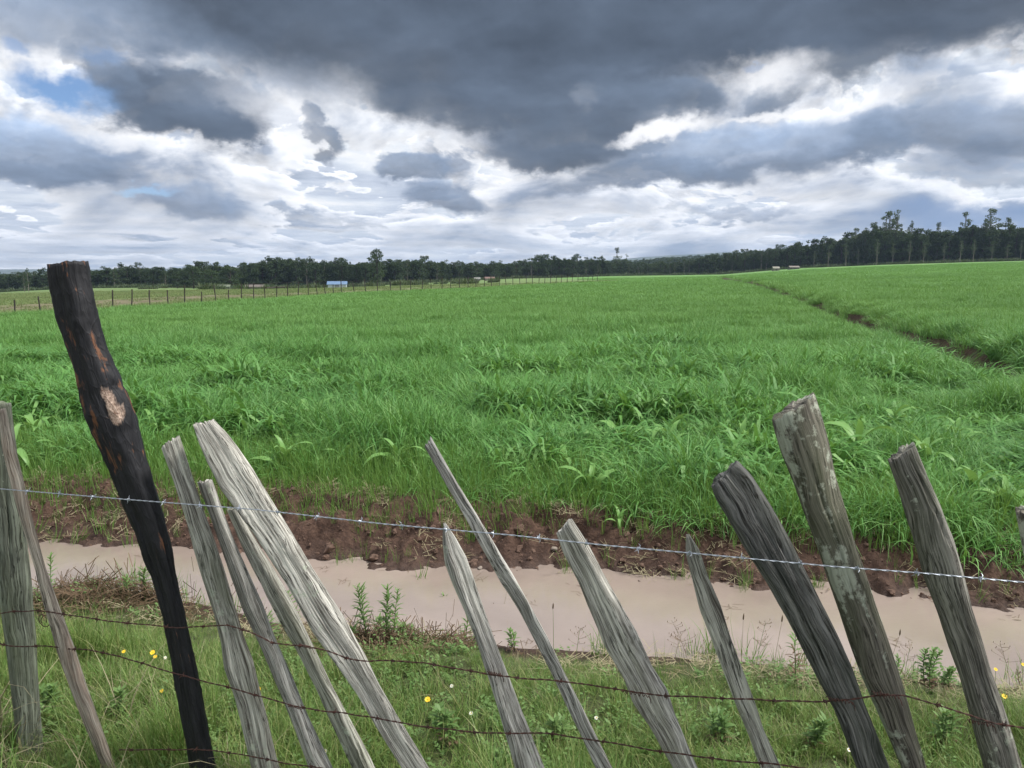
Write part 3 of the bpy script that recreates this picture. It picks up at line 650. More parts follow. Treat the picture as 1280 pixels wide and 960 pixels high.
# ------------------------------------------------------------------ stake fence
FOFF = 2.0
def onplane(px, py, off=0.0):
    d = ray(px, py); t = (FOFF + off) / (d[1] + 0.27 * d[0]); q = d * t; q[2] += CAM_Z; return q, t
FN = Vector((-0.27, -1, 0)).normalized()       # from the fence towards the camera
def stake(rows, mat, off=0.0, cut=0.0, depth=0.75, seed=0, rough=1.0, label=None, cracks=3, hollow=None, extend=0.55, parent=None, name='stake', jag=0.006, split=0.0):
    r = np.random.default_rng(seed)
    C = []; Wd = []
    for (l, rt, y) in rows:
        q, t = onplane((l + rt) / 2, y, off); C.append(q); Wd.append((rt - l) * t / F * 0.985)
    C = np.array(C); Wd = np.array(Wd)
    if len(C) > 3:            # the stakes are nearly straight: ease the centre line
        for i in range(3):
            fit = np.polyval(np.polyfit(C[:, 2], C[:, i], 2 if hollow is None else 4), C[:, 2]) if i != 2 else C[:, 2]
            C[:, i] = 0.25 * C[:, i] + 0.75 * fit
    d = C[-1] - C[-2] if len(C) > 1 else np.array([0, 0, -1.]); d = C[-1] - C[max(0, len(C) - 3)]; d /= np.linalg.norm(d)
    k = max(0.02, (C[-1][2] + 0.12)) / max(0.2, -d[2]); C = np.vstack([C, C[-1] + d * k]); Wd = np.append(Wd, Wd[-1] * 1.02)
    L = np.concatenate([[0], np.cumsum(np.linalg.norm(np.diff(C, axis=0), axis=1))]); n = int(L[-1] / 0.011) + 2
    s = np.linspace(0, L[-1], n)
    # smooth the centre line and the widths
    Cs = np.stack([np.interp(s, L, C[:, i]) for i in range(3)], -1); Ws = np.interp(s, L, Wd)
    ker = np.hanning(9)[1:-1]; ker /= ker.sum()
    def sm(a):
        pad = np.concatenate([np.full(3, a[0]) - (a[1:4][::-1] - a[0]), a, a[-1] + (a[-1] - a[-4:-1][::-1])]); return np.convolve(pad, ker, 'valid')
    Cs = np.stack([sm(Cs[:, i]) for i in range(3)], -1)
    NA = 72; th = np.linspace(0, 2 * math.pi, NA, endpoint=False)
    ph = r.uniform(0, 6.28, 8); base = np.ones(NA)
    base += 0.05 * np.cos(2 * th + ph[0]) + 0.06 * np.cos(3 * th + ph[1]) + 0.035 * np.cos(5 * th + ph[2])
    if split:                                    # a flat riven face turned a little from the camera
        a0 = split; cc = np.cos(th - a0); lim = 0.62; base = np.where(cc > lim, np.minimum(base, lim / np.maximum(cc, 1e-3)), base)
    VV = []; UV = []
    knots = [(r.uniform(math.pi * 1.15, math.pi * 1.85), r.uniform(0.12, 0.8)) for _ in range(2)]
    crk = [(r.uniform(math.pi * 1.05, math.pi * 1.95), r.uniform(0, 0.7 * L[-1]), r.uniform(0.15, 0.5), r.uniform(0.05, 0.13)) for _ in range(cracks)]
    for i in range(n):
        t = Cs[min(i + 1, n - 1)] - Cs[max(i - 1, 0)]; t = Vector(t).normalized()
        S_ = t.cross(FN).normalized()
        if S_.x < 0: S_ = -S_
        N_ = S_.cross(t).normalized()
        if N_.dot(FN) < 0: N_ = -N_
        v = s[i]; rr = base.copy()
        rr += rough * (0.05 * fbm(th * 3.5, th * 0 + v * 1.4 + seed, 3, seed + 3) + 0.05 * fbm(th * 1.5 + 9, th * 0 + v * 7 + seed, 4, seed + 7) + 0.018 * fbm(th * 9, th * 0 + v * 13, 3, seed))
        tw = 0.25 * math.sin(v * 1.7 + ph[3])
        for (ca, cv, cl, cd) in crk:
            dv = (v - cv) / cl
            if 0.01 < dv < 0.99:
                da = (th - (ca + 0.12 * math.sin(v * 9 + ca)) + math.pi) % (2 * math.pi) - math.pi
                rr -= cd * 2.0 * np.exp(-(da / 0.055) ** 2) * math.sin(math.pi * dv) ** 0.5
        for (ka, kv2) in knots:
            da = (th - ka + math.pi) % (2 * math.pi) - math.pi; q2 = (da / 0.30) ** 2 + ((v - kv2) / 0.022) ** 2
            rr += 0.13 * np.exp(-q2) - 0.15 * np.exp(-q2 * 7)
        if hollow:
            rr += 0.07 * fbm(th * 3.2, th * 0 + v * 22, 3, 5, 0.6)
            ha, hv_, hs, hl, hd = hollow
            da = (th - ha + math.pi) % (2 * math.pi) - math.pi
            rr -= hd * np.exp(-(da / hs) ** 2 - ((v - hv_) / hl) ** 2)
        c0 = np.cos(th); s0 = np.sin(th)
        ex = rr * c0; m0 = (ex.max() + ex.min()) / 2; hw = (ex.max() - ex.min()) / 2; ex = (ex - m0) / hw
        ey = rr * s0 * depth
        wdt = Ws[i] / 2
        topf = max(0.0, 1 - v / 0.012)
        for j in range(NA):
            # angle runs so that 1.5*pi faces the camera
            co = Vector(Cs[i]) + S_ * float(ex[j] * wdt) - N_ * float(ey[j] * wdt)
            if v < 0.10:
                co += t * float((cut * ex[j] + jag * 2 * vn(np.array([j * 0.55 + seed]), np.array([0.3]), seed)[0] * 1.0) * (1 - v / 0.10))
            VV.append(co); 
    VV.append(sum((VV[j] for j in range(NA)), Vector()) / NA + Vector(Cs[1] - Cs[0]).normalized() * 0.003)
    NV = np.array([tuple(v) for v in VV])
    faces = []; uvs = []
    circ = Ws.mean() * math.pi * 0.9
    for i in range(n - 1):
        for j in range(NA):
            k2 = (j + 1) % NA; a = i * NA + j; b = i * NA + k2
            faces.append((a, b, b + NA, a + NA))
            u0 = (j / NA - 0.75) * circ; u1 = ((j + 1) / NA - 0.75) * circ
            uvs += [(u0, s[i]), (u1, s[i]), (u1, s[i + 1]), (u0, s[i + 1])]
    cidx = len(NV) - 1
    for j in range(NA):
        k2 = (j + 1) % NA; faces.append((k2, j, cidx))
        uvs += [(NV[k2][0] * 1.3, NV[k2][1] * .4), (NV[j][0] * 1.3, NV[j][1] * .4), (NV[cidx][0] * 1.3, NV[cidx][1] * .4)]
    org = parent.location
    me = bpy.data.meshes.new(name); me.from_pydata([(q[0] - org[0], q[1] - org[1], q[2] - org[2]) for q in NV], [], faces)
    uvl = me.uv_layers.new(name='UVMap'); uvl.data.foreach_set('uv', np.array(uvs, np.float32).ravel())
    me.polygons.foreach_set('use_smooth', np.array([len(f) == 4 for f in faces])); me.materials.append(mat); me.update()
    o = bpy.data.objects.new(name, me); COL.objects.link(o); o.parent = parent
    if label: o['label'] = label
    return o
fence = empty('stake_fence', (0.0, 2.0, 0.0))
tag(fence, 'rustic fence of leaning weathered grey stakes strung with barbed wire in the foreground', 'fence')
WG1 = wood_mat('grey_wood', (0.47, 0.455, 0.42), (0.085, 0.075, 0.066), 0.10, 0.15)
WG2 = wood_mat('pale_wood', (0.55, 0.53, 0.475), (0.11, 0.098, 0.085), 0.12, 0.12)
WG3 = wood_mat('silver_brown_wood', (0.42, 0.41, 0.36), (0.07, 0.058, 0.05), 0.25, 0.35)
WD = wood_mat('dark_wood', (0.135, 0.134, 0.128), (0.020, 0.022, 0.021), 0.0, 0.15, grain=1.3)
WL = wood_mat('lichen_wood', (0.165, 0.15, 0.125), (0.042, 0.036, 0.03), 0.66, 0.40)
WM = wood_mat('mossy_wood', (0.21, 0.20, 0.175), (0.04, 0.037, 0.032), 0.20, 0.35)
WF = wood_mat('green_grey_wood', (0.23, 0.25, 0.20), (0.06, 0.06, 0.05), 0.05, 0.5)
WP = wood_mat('peeling_wood', (0.42, 0.37, 0.31), (0.13, 0.10, 0.08), 0.0, 0.1, pale=(0.42, 0.31, 0.24))
st = lambda *a, **k: stake(*a, parent=fence, **k)
st([(-24, 14, 505), (-14, 24, 600), (-6, 33, 660), (2, 41, 740), (12, 46, 820), (20, 50, 895), (26, 56, 960)], WF, 0.04, 0.0, 0.85, 1, label='upright greenish grey post at the left edge, with a thinner pole leaning across it')
st([(-4, 9, 512), (2, 20, 560), (14, 32, 610), (28, 44, 660), (43, 57, 710), (56, 76, 760), (72, 96, 810), (88, 110, 860), (103, 124, 900), (122, 140, 945)], WP, -0.03, 0.0, 0.7, 2, label='thin pale peeling pole crossing the post at the left edge')
st([(59, 112, 329), (64, 118, 360), (69, 123, 392), (76, 127, 415), (88, 139, 440), (95, 150, 465), (100, 160, 490), (107, 170, 510), (116, 177, 535), (134, 184, 580), (150, 197, 620), (170, 212, 655), (177, 218, 690), (190, 222, 720),
    (204, 234, 770), (216, 249, 845), (232, 265, 920), (237, 272, 960)], M_CHAR, 0.0, 0.0, 0.8, 3, 1.3, 'tallest post, burnt black with orange streaks and a pale torn hollow', 4, (1.5 * math.pi + 0.6, 0.47, 0.42, 0.09, 0.26), jag=0.004)
st([(247, 267, 602), (260, 279, 640), (272, 292, 680), (284, 308, 720), (298, 326, 760), (322, 345, 800), (334, 357, 825), (345, 369, 850), (364, 387, 900), (382, 412, 960)], WG1, 0.045, 0.004, 0.7, 5, label='short grey stake just right of the squared stake beside the burnt post', split=1.5 * math.pi - 0.5)
st([(200, 227, 552), (208, 234, 575), (217, 241, 600), (231, 256, 640), (240, 269, 680), (252, 282, 720), (268, 296, 760), (276, 306, 800), (278, 316, 830), (294, 327, 870), (303, 337, 910), (315, 349, 960)], WG3, 0.0, -0.012, 0.8, 4, label='grey green squared stake next to the burnt post', split=1.5 * math.pi + 0.5, cracks=5)
st([(286, 300, 636), (297, 318, 680), (318, 343, 715), (330, 357, 740), (347, 374, 770), (372, 395, 810), (395, 416, 860), (412, 437, 900), (440, 468, 960)], WG3, 0.06, 0.004, 0.65, 6, label='grey stake half hidden behind the longest pale stake', split=1.5 * math.pi - 0.4)
st([(246, 272, 528), (250, 286, 548), (256, 298, 570), (271, 317, 600), (304, 346, 640), (330, 372, 680), (357, 396, 720), (387, 431, 780), (417, 456, 820), (445, 476, 860), (467, 497, 900), (504, 534, 960)], WG2, 0.0, 0.010, 0.7, 7, 1.3, label='longest and palest split stake, leaning left over two others', split=1.5 * math.pi + 0.35, cracks=6)
st([(532, 547, 553), (552, 567, 600), (575, 591, 640), (597, 615, 680), (620, 640, 720), (652, 669, 760), (672, 690, 800), (689, 706, 840), (706, 725, 880), (726, 745, 920), (744, 765, 960)], WG1, 0.03, -0.008, 0.55, 8, label='long thin flat stake leaning left in the middle', split=1.5 * math.pi, cracks=2)
st([(558, 561, 654), (552, 570, 675), (551, 580, 700), (560, 589, 722), (580, 605, 760), (597, 620, 800), (610, 635, 840), (627, 657, 900), (643, 679, 960)], WG1, -0.02, 0.0, 0.7, 9, label='short stake with a whittled sharp tip in the middle', split=1.5 * math.pi + 0.6, jag=0.001)
st([(691, 718, 657), (702, 736, 682), (723, 757, 720), (737, 777, 760), (752, 797, 800), (777, 817, 840), (790, 838, 870), (810, 847, 900), (842, 871, 960)], WG2, 0.0, -0.012, 0.65, 10, 1.5, label='broad rough flaking stake right of the sharp tipped one', split=1.5 * math.pi - 0.3, cracks=6)
st([(859, 863, 668), (857, 875, 690), (862, 882, 720), (873, 900, 760), (890, 914, 800), (906, 930, 840), (921, 945, 880), (936, 957, 920), (950, 975, 960)], WG3, 0.02, 0.0, 0.55, 11, label='slim pointed mottled stake left of the dark one', jag=0.001, split=1.5 * math.pi + 0.2)
st([(964, 1022, 508), (968, 1028, 530), (976, 1035, 560), (991, 1042, 600), (1006, 1055, 640), (1022, 1067, 680), (1036, 1082, 720), (1050, 1095, 760), (1062, 1108, 800), (1077, 1122, 840), (1095, 1135, 880), (1112, 1145, 920), (1127, 1156, 960)],
   WL, 0.035, -0.018, 0.9, 13, 0.8, label='tallest stake on the right, patched with pale lichen', cracks=4)
st([(881, 928, 592), (889, 944, 608), (910, 966, 640), (932, 987, 680), (957, 1007, 720), (977, 1025, 760), (1000, 1047, 800), (1022, 1067, 840), (1042, 1080, 880), (1057, 1095, 920), (1072, 1110, 960)],
   WD, -0.02, -0.012, 0.7, 12, 1.6, label='dark almost black split stake leaning left', cracks=8, split=1.5 * math.pi + 0.2)
st([(1106, 1142, 565), (1113, 1150, 582), (1122, 1160, 600), (1137, 1180, 640), (1150, 1195, 680), (1155, 1200, 720), (1170, 1210, 760), (1182, 1222, 800), (1200, 1237, 840), (1212, 1252, 880), (1222, 1265, 920), (1232, 1275, 960)],
   WM, 0.0, -0.010, 0.85, 14, 1.4, label='dark mossy round stake nearest the right edge', cracks=6)
st([(1270, 1300, 636), (1282, 1318, 690), (1298, 1334, 760), (1320, 1356, 860), (1345, 1380, 960)], WL, 0.05, 0.0, 0.8, 15, label='lichen grey stake tip at the right edge')

# wires: two strands twisted together, barbs as pieces of their own
def tube(path, r, ns=6, cap=False):
    path = np.asarray(path, float); n = len(path); Vv = []; Ff = []
    T = np.gradient(path, axis=0); T /= np.linalg.norm(T, axis=1)[:, None]; up = np.array([0.1, -0.7, 0.7])
    A = np.cross(T, up); A /= np.linalg.norm(A, axis=1)[:, None]; B = np.cross(T, A)
    for i in range(n):
        rr = r[i] if hasattr(r, '__len__') else r
        for k in range(ns):
            a = 2 * math.pi * k / ns; Vv.append(path[i] + rr * (math.cos(a) * A[i] + math.sin(a) * B[i]))
    for i in range(n - 1):
        for k in range(ns):
            a = i * ns + k; b = i * ns + (k + 1) % ns; Ff.append((a, b, b + ns, a + ns))
    return Vv, Ff
def join(parts):
    Vv = []; Ff = []
    for v, f in parts:
        b = len(Vv); Vv += list(v); Ff += [tuple(i + b for i in q) for q in f]
    return Vv, Ff
def wire_path(pts, off, step=0.012, sag=0.0):
    C = np.array([onplane(px, py, off)[0] for px, py in pts]); L = np.concatenate([[0], np.cumsum(np.linalg.norm(np.diff(C, axis=0), axis=1))])
    s = np.arange(0, L[-1], step); P_ = np.stack([np.interp(s, L, C[:, i]) for i in range(3)], -1)
    if sag:
        for a, b in zip(L[:-1], L[1:]):
            m_ = (s >= a) & (s <= b); q = (s[m_] - a) / (b - a); P_[m_, 2] -= sag * (b - a) ** 2 * 4 * q * (1 - q)
    return P_, s
def barb_mesh(mat, r=0.0011, ln=0.013, seed=0):
    rr = random.Random(seed); parts = []
    hel = [(-0.004 + 0.008 * i / 24, 0.0031 * math.cos(i * 0.8), 0.0031 * math.sin(i * 0.8)) for i in range(25)]
    parts.append(tube(hel, r, 5))
    for k in range(4):
        a = k * math.pi / 2 + rr.uniform(-0.5, 0.5); x0 = -0.004 + 0.0026 * k
        parts.append(tube([(x0, 0.002 * math.cos(a), 0.002 * math.sin(a)), (x0 + rr.uniform(-.003, .003), ln * .6 * math.cos(a), ln * .6 * math.sin(a)), (x0 + rr.uniform(-.005, .005), ln * math.cos(a), ln * math.sin(a))], [r, r, r * 0.3], 5))
    Vv, Ff = join(parts); me = bpy.data.meshes.new('barb'); me.from_pydata([tuple(v) for v in Vv], [], Ff); me.materials.append(mat); me.update(); return me
BG = [barb_mesh(M_GALV, seed=k) for k in range(3)]; BR = [barb_mesh(M_RUST, 0.0012, 0.011, seed=9 + k) for k in range(3)]
def barbed(pts, mat, barbs, off, pitch=0.128, first=0.05, label=None, sag=0.0, rad_=0.00105, jit=0.0, wob=0.0, seed=0):
    P_, s = wire_path(pts, off, 0.006, sag); r = random.Random(seed)
    if wob: P_[:, 2] += wob * fbm(s * 5, s * 0, 3, seed); P_[:, 1] += wob * fbm(s * 5, s * 0 + 7, 3, seed)
    T = np.gradient(P_, axis=0); T /= np.linalg.norm(T, axis=1)[:, None]; A = np.cross(T, [0, 0, 1.]); A /= np.linalg.norm(A, axis=1)[:, None]; B = np.cross(T, A)
    tw = 2 * math.pi * s / 0.045; parts = []
    for k in (0, math.pi):
        parts.append(tube(P_ + rad_ * 1.05 * (np.cos(tw + k)[:, None] * A + np.sin(tw + k)[:, None] * B) - np.array(fence.location), rad_, 6))
    Vv, Ff = join(parts); wo = meshobj('barbed_wire', Vv, Ff, mat, fence, smooth=True)
    if label: wo['label'] = label
    d = first
    while d < s[-1] - 0.02:
        i = int(d / 0.006); q = Vector(T[i]).to_track_quat('X', 'Z')
        b = bpy.data.objects.new('barb', barbs[r.randrange(3)]); COL.objects.link(b); b.parent = wo
        b.rotation_mode = 'QUATERNION'; b.rotation_quaternion = q @ Euler((r.uniform(0, 6), 0, 0)).to_quaternion(); b.location = Vector(P_[i]) - fence.location
        d += pitch + r.uniform(-jit, jit)
    return wo
barbed([(-60, 605), (0, 611), (155, 624), (320, 637), (480, 655), (640, 669), (760, 682), (870, 692), (1040, 708), (1160, 717), (1280, 728), (1350, 735)], M_GALV, BG, -0.055, label='bright new galvanised strand strung across the tops of the stakes', seed=1)
barbed([(-60, 770), (10, 764), (45, 763), (75, 767), (130, 776), (210, 783), (285, 781), (312, 790), (340, 803), (378, 806), (430, 820), (462, 826), (530, 828), (605, 841), (640, 846), (695, 850), (745, 857), (795, 867), (830, 870), (920, 873), (1030, 876), (1062, 874), (1105, 868),
        (1130, 868), (1190, 886), (1245, 904), (1290, 912), (1350, 925)], M_RUST, BR, -0.052, 0.115, label='rusty middle strand tied to each stake', jit=0.03, wob=0.012, seed=2, rad_=0.0012)
barbed([(-40, 800), (40, 806), (110, 812), (150, 822), (190, 834), (215, 842), (285, 862), (330, 872), (366, 882), (440, 893), (500, 902), (545, 908), (630, 915), (700, 921), (745, 928), (800, 936), (860, 942), (950, 953), (1010, 960), (1100, 975), (1250, 990), (1340, 1000)], M_RUST, BR, -0.052, 0.13,
       label='rusty lower strand', jit=0.03, wob=0.012, seed=3, rad_=0.0012)
barbed([(150, 935), (240, 936), (330, 948), (420, 962), (520, 975), (700, 990)], M_RUST, BR, -0.05, 0.13, label='lowest rusty strand near the ground', jit=0.03, wob=0.012, seed=4, rad_=0.0011)
# tie-wire windings where strands cross stakes
def winding(px, py, halfw_px, n=3, seed=0):
    """short tight coil of tie wire wound round the strand where it meets a stake"""
    q, t = onplane(px, py, -0.052); hw = halfw_px * t / F * 0.75; r = random.Random(seed); pts = []; turns = 7 + seed % 3
    for i in range(turns * 8 + 1):
        f = i / (turns * 8) * 2 - 1; a = i / 8 * 2 * math.pi; rr = 0.0034 + 0.0012 * math.sin(a * 0.37 + seed)
        pts.append((q[0] + hw * f, q[1] - 0.27 * hw * f + rr * math.cos(a), q[2] + rr * math.sin(a) - 0.06 * hw * f))
    tail = pts[-1]; pts += [(tail[0] + 0.004, tail[1] - 0.004, tail[2] - 0.008), (tail[0] + 0.005 + 0.004 * r.random(), tail[1] - 0.003, tail[2] - 0.020)]
    Vv, Ff = tube(np.array(pts) - np.array(fence.location), 0.0011, 5); meshobj('tie_wire', Vv, Ff, M_RUST, fence, smooth=True)
for k, (a, b, c) in enumerate([(382, 808, 11), (1050, 876, 20), (1107, 869, 20), (793, 867, 23), (618, 842, 12), (1226, 904, 19), (367, 883, 11)]): winding(a, b, c, 2 + k % 2, k)
# loose curl of wire behind the left pole
cv = []
q0, t0 = onplane(52, 778, -0.01)
for i in range(40):
    a = i / 39 * 2 * math.pi * 1.6; rr = 0.020 + 0.006 * math.sin(a * 1.3); cv.append((q0[0] + rr * math.cos(a) * 0.8, q0[1] + 0.0006 * i, q0[2] + rr * math.sin(a)))
Vv, Ff = tube(np.array(cv) - np.array(fence.location), 0.0013, 5); meshobj('wire_curl', Vv, Ff, M_RUST, fence, smooth=True)

# ------------------------------------------------------------------ plants
def leaf_strip(L, wd, droop, up, segs=6, fold=0.25, wave=0.0, seed=0):
    """one leaf growing along +X with a folded midrib"""
    r = random.Random(seed); Vv = []; Ff = []; ang = up; x = z = 0.0
    for s in range(segs + 1):
        q = s / segs; ww = wd * 0.5 * math.sin(math.pi * min(1, 0.08 + q * 0.92)) ** 0.8 * (1 - 0.25 * q); 
        wv_ = wave * wd * math.sin(q * 9 + seed)
        Vv += [(x, -ww, z + ww * fold + wv_), (x, 0, z), (x, ww, z + ww * fold - wv_)]
        x += math.cos(ang) * L / segs; z += math.sin(ang) * L / segs; ang -= droop / segs * (0.5 + q)
    for s in range(segs):
        a = 3 * s; Ff += [(a, a + 1, a + 4, a + 3), (a + 1, a + 2, a + 5, a + 4)]
    return Vv, Ff
LEAFM = []
for k in range(5):
    Vv, Ff = leaf_strip(0.30 + 0.03 * k, 0.060 + 0.008 * (k % 3), 1.5 + 0.25 * k, 1.25 - 0.12 * k, 7, 0.3, 0.06, k)
    o = meshobj('leaf', Vv, Ff, M_BROAD, smooth=True, link=False); LEAFM.append(o.data)
def broadleaf(name, x, y, z, n, sc, seed):
    r = random.Random(seed); root = empty(name, (x, y, z), r.uniform(0, 6.28)); root.scale = (sc, sc, sc)
    stv, stf = tube([(0, 0, -0.02), (0.004, 0.003, 0.10), (0.0, 0.006, 0.2)], [0.010, 0.008, 0.004], 6); meshobj('stem', stv, stf, M_BROAD, root)
    for k in range(n):
        o = bpy.data.objects.new('leaf', LEAFM[r.randrange(5)]); COL.objects.link(o); o.parent = root
        o.location = (0, 0, 0.02 + 0.17 * k / n); o.rotation_euler = (r.uniform(-.2, .2), r.uniform(-0.35, 0.25) , k * 2.4 + r.uniform(-.4, .4)); s2 = r.uniform(0.7, 1.15) * (1.1 - 0.3 * k / n); o.scale = (s2, s2, s2)
    return root
BP = [(355, 560, 1.15, 'with long arching leaves behind the leaning pale stakes'), (355, 522, 1.05, ''), (388, 508, 1, ''), (835, 530, 1.25, 'the largest pale rosette in the middle of the crop'), (775, 528, .9, ''), (850, 578, .95, ''), (705, 552, .9, ''),
      (1072, 540, 1.15, 'with broad leaves left of two others behind the lichened stake'), (1158, 548, 1.15, 'with upright pale leaves above the mossy stake'), (1225, 590, .9, ''), (1262, 608, 1.1, 'with crumpled pale leaves at the right edge of the crop'), (40, 520, 1.1, ''), (12, 545, 1, ''), (75, 540, .9, ''), (190, 520, .9, ''),
      (600, 505, .9, ''), (655, 515, .9, ''), (495, 560, .85, ''), (430, 545, .8, ''), (930, 530, .9, ''), (1000, 560, .8, ''), (915, 555, .8, ''), (740, 585, .8, ''), (560, 520, .8, ''), (300, 508, .9, ''), (240, 498, .9, ''), (1200, 520, .9, ''), (1120, 505, .9, ''), (880, 500, .8, ''), (700, 500, .8, ''), (470, 505, .9, '')]
for k, (px, py, sc, extra) in enumerate(BP):
    X, Y, Z = hit(px, py - (14 if py >= 555 else 4), 0.30); Z -= 0.04; sc *= 0.8 + 0.4 * ((k * 7) % 5) / 5
    o = broadleaf('broadleaf_plant', X, Y, Z + 0.02, 8 + k % 3, sc * 1.0, 40 + k)
    if extra: tag(o, 'pale green broad leaved plant ' + extra, 'plant', 'broad leaved plants in the crop')
    else: tag(o, 'pale green broad leaved plant standing among the darker grass crop', 'plant', 'broad leaved plants in the crop')
for px, py, sc, lb in [(773, 660, 0.42, 'small green rosette growing on the bare brown bank in the middle'), (905, 655, 0.3, 'tiny leafy seedling on the brown bank behind the dark stake'), (1188, 690, 0.3, 'tiny leafy seedling on the bank beside the mossy stake')]:
    X, Y, Z = hit(px, py); tag(broadleaf('seedling', X, Y, Z, 6, sc, int(px)), lb, 'plant', 'seedlings on the bank')

def weed(px, py, h_px, lean=0.0, seed=0, mat=M_WEED, stems=1, leafL=0.055, label='', dead=0.25, leafw=0.010, name='weed'):
    X, Y, Z = hit(px, py); dist = math.hypot(Y, CAM_Z - Z); H = h_px * dist / F; r = random.Random(seed)
    root = empty(name, (X, Y, Z)); tag(root, label, 'plant')
    for s in range(stems):
        hh = H * r.uniform(0.8, 1.0) if s else H; ox = r.uniform(-.03, .03) if s else 0; lx = lean + r.uniform(-.12, .12) * (s > 0)
        pts = [(ox + lx * hh * (q ** 1.4), 0.01 * s + 0.012 * math.sin(q * 5 + seed), hh * q - 0.02 * (q == 0)) for q in np.linspace(0, 1, 8)]
        Vv, Ff = tube(pts, [0.0026 * (1 - 0.6 * q) for q in np.linspace(0, 1, 8)], 5); sm = meshobj('stem', Vv, Ff, M_DEADSTEM if mat is M_DEADSTEM else M_WEED, root)
        n = int(14 + hh * 110); VL = []; FL = []; VD = []; FD = []
        for k in range(n):
            q = 0.15 + 0.87 * (k / n) ** 0.85; q = min(q, 1.0); base = Vector([np.interp(q, np.linspace(0, 1, 8), [p_[i] for p_ in pts]) for i in range(3)])
            L = leafL * r.uniform(0.6, 1.1) * (0.55 + 0.6 * math.sin(math.pi * min(1, q * 0.9))); v_, f_ = leaf_strip(L, leafw * r.uniform(.8, 1.2), 0.9 if q < 0.8 else 0.2, 0.35 + 0.9 * max(0, q - 0.55), 4, 0.2, 0, k)
            rz = k * 2.4 + r.uniform(-.5, .5); Mx = Matrix.Rotation(rz, 3, 'Z')
            deadl = q < dead + 0.1 and mat is not M_DEADSTEM
            tgtV, tgtF = (VD, FD) if deadl else (VL, FL)
            b = len(tgtV); tgtV += [tuple(base + Mx @ Vector(a)) for a in v_]; tgtF += [tuple(i + b for i in f) for f in f_]
        o = meshobj('foliage', VL, FL, mat, root, smooth=True)
        if VD: meshobj('withered_leaves', VD, FD, M_DEADSTEM, root, smooth=True)
    return root
weed(458, 812, 78, -0.05, 1, stems=2, label='tall bright green leafy weed on the near bank, left one of the tall pair')
weed(484, 815, 80, 0.02, 2, stems=3, label='bushy bright green leafy weed on the near bank, right one of the tall pair')
weed(556, 790, 44, -0.02, 3, label='single upright weed at the water edge left of the whittled stake')
weed(582, 808, 34, 0.08, 4, label='short weed leaning right beside the whittled stake')
weed(367, 800, 58, -0.1, 5, stems=2, label='green weed showing between the half hidden stake and the longest stake')
weed(337, 820, 52, 0.02, 6, label='dull weed seen between the two short grey stakes')
weed(180, 752, 42, 0.1, 7, mat=M_FORB, stems=2, dead=0.5, label='thin half withered weed standing against the water left of the burnt post')
weed(164, 752, 30, -0.15, 8, mat=M_FORB, dead=0.5, label='short half withered weed beside the mound of debris')
weed(68, 758, 62, -0.02, 9, mat=M_WEED, leafL=0.045, label='green weed behind the thin peeling pole at the left')
weed(992, 858, 66, 0.0, 10, mat=M_WEED, dead=0.55, label='tall weed with brown lower leaves left of the crossing of two stakes')
weed(1160, 868, 56, 0.05, 11, mat=M_FORB, stems=3, leafL=0.032, leafw=0.016, label='branching small leaved weed at the water edge between the last two stakes')
weed(1180, 868, 34, 0.1, 12, mat=M_FORB, stems=2, leafL=0.03, leafw=0.014, label='short small leaved weed close left of the mossy stake')
weed(1122, 850, 30, -0.1, 13, mat=M_FORB, leafL=0.03, label='small weed at the water edge right of the lichened stake')
weed(432, 782, 30, 0.02, 14, mat=M_DEADSTEM, leafL=0.02, leafw=0.006, label='dark dead weed stem left of the tall green pair')
weed(1270, 870, 30, 0.02, 15, mat=M_DEADSTEM, leafL=0.02, leafw=0.006, label='brown dead weed at the right edge of the near bank')

rw = random.Random(5)
for k, (px, py) in enumerate([(440, 815), (500, 812), (470, 800), (515, 800), (395, 800), (600, 812), (640, 815)]):
    weed(px, py, rw.uniform(18, 34), rw.uniform(-.2, .2), 60 + k, mat=M_FORB if k % 2 else M_WEED, stems=2, leafL=0.04, label=['low leafy weed left of the tall green pair', 'low weed right of the bushy tall weed', 'low weed between the tall green pair', 'small weed on the debris right of the tall pair', 'low weed beside the longest stake at the bank', 'low weed right of the whittled stake', 'low weed left of the long thin stake by the water'][k])
for k, (px, py, hh, lb) in enumerate([(150, 905, 40, 'leafy weed low left of the burnt post near the frame bottom'), (300, 905, 34, 'leafy weed between the squared stake and the short grey stake'), (565, 935, 44, 'leafy weed at the foot of the whittled stake'),
        (700, 940, 40, 'leafy weed right of the long thin stake near the frame bottom'), (905, 940, 48, 'leafy weed at the foot of the slim pointed stake'), (1015, 945, 44, 'leafy weed left of the dark stake near the frame bottom'), (1180, 940, 46, 'leafy weed between the lichened and the mossy stake'), (60, 900, 36, 'leafy weed at the foot of the post at the left edge')]):
    weed(px, py, hh, rw.uniform(-.3, .3), 90 + k, mat=M_FORB, stems=3, leafL=0.045, leafw=0.013, label=lb)
p = np.stack([rng.uniform(-3.6, 3.2, 260), rng.uniform(3.1, 5.2, 260)], -1); dd = np.minimum(p[:, 1] - near_shore(p[:, 0]), far_shore(p[:, 0]) - p[:, 1])
p = p[(dd > 0.02) & (rng.uniform(size=260) < np.exp(-np.clip(dd, 0, 1) / 0.16))]
scatter('floating_litter', np.column_stack([p, np.full(len(p), WATER_Z + 0.002)]), np.stack([0 * p[:, 0], 0 * p[:, 0], rng.uniform(0, 6, len(p))], -1), np.stack([0.7 + 0 * p[:, 0], 0.7 + 0 * p[:, 0], 0.03 + 0 * p[:, 0]], -1), rng.integers(0, 4, len(p)),
        [proto('float', straw(790 + k), M_DEADSTEM) for k in range(4)], 'bits of dead straw floating on the muddy water', 'litter')
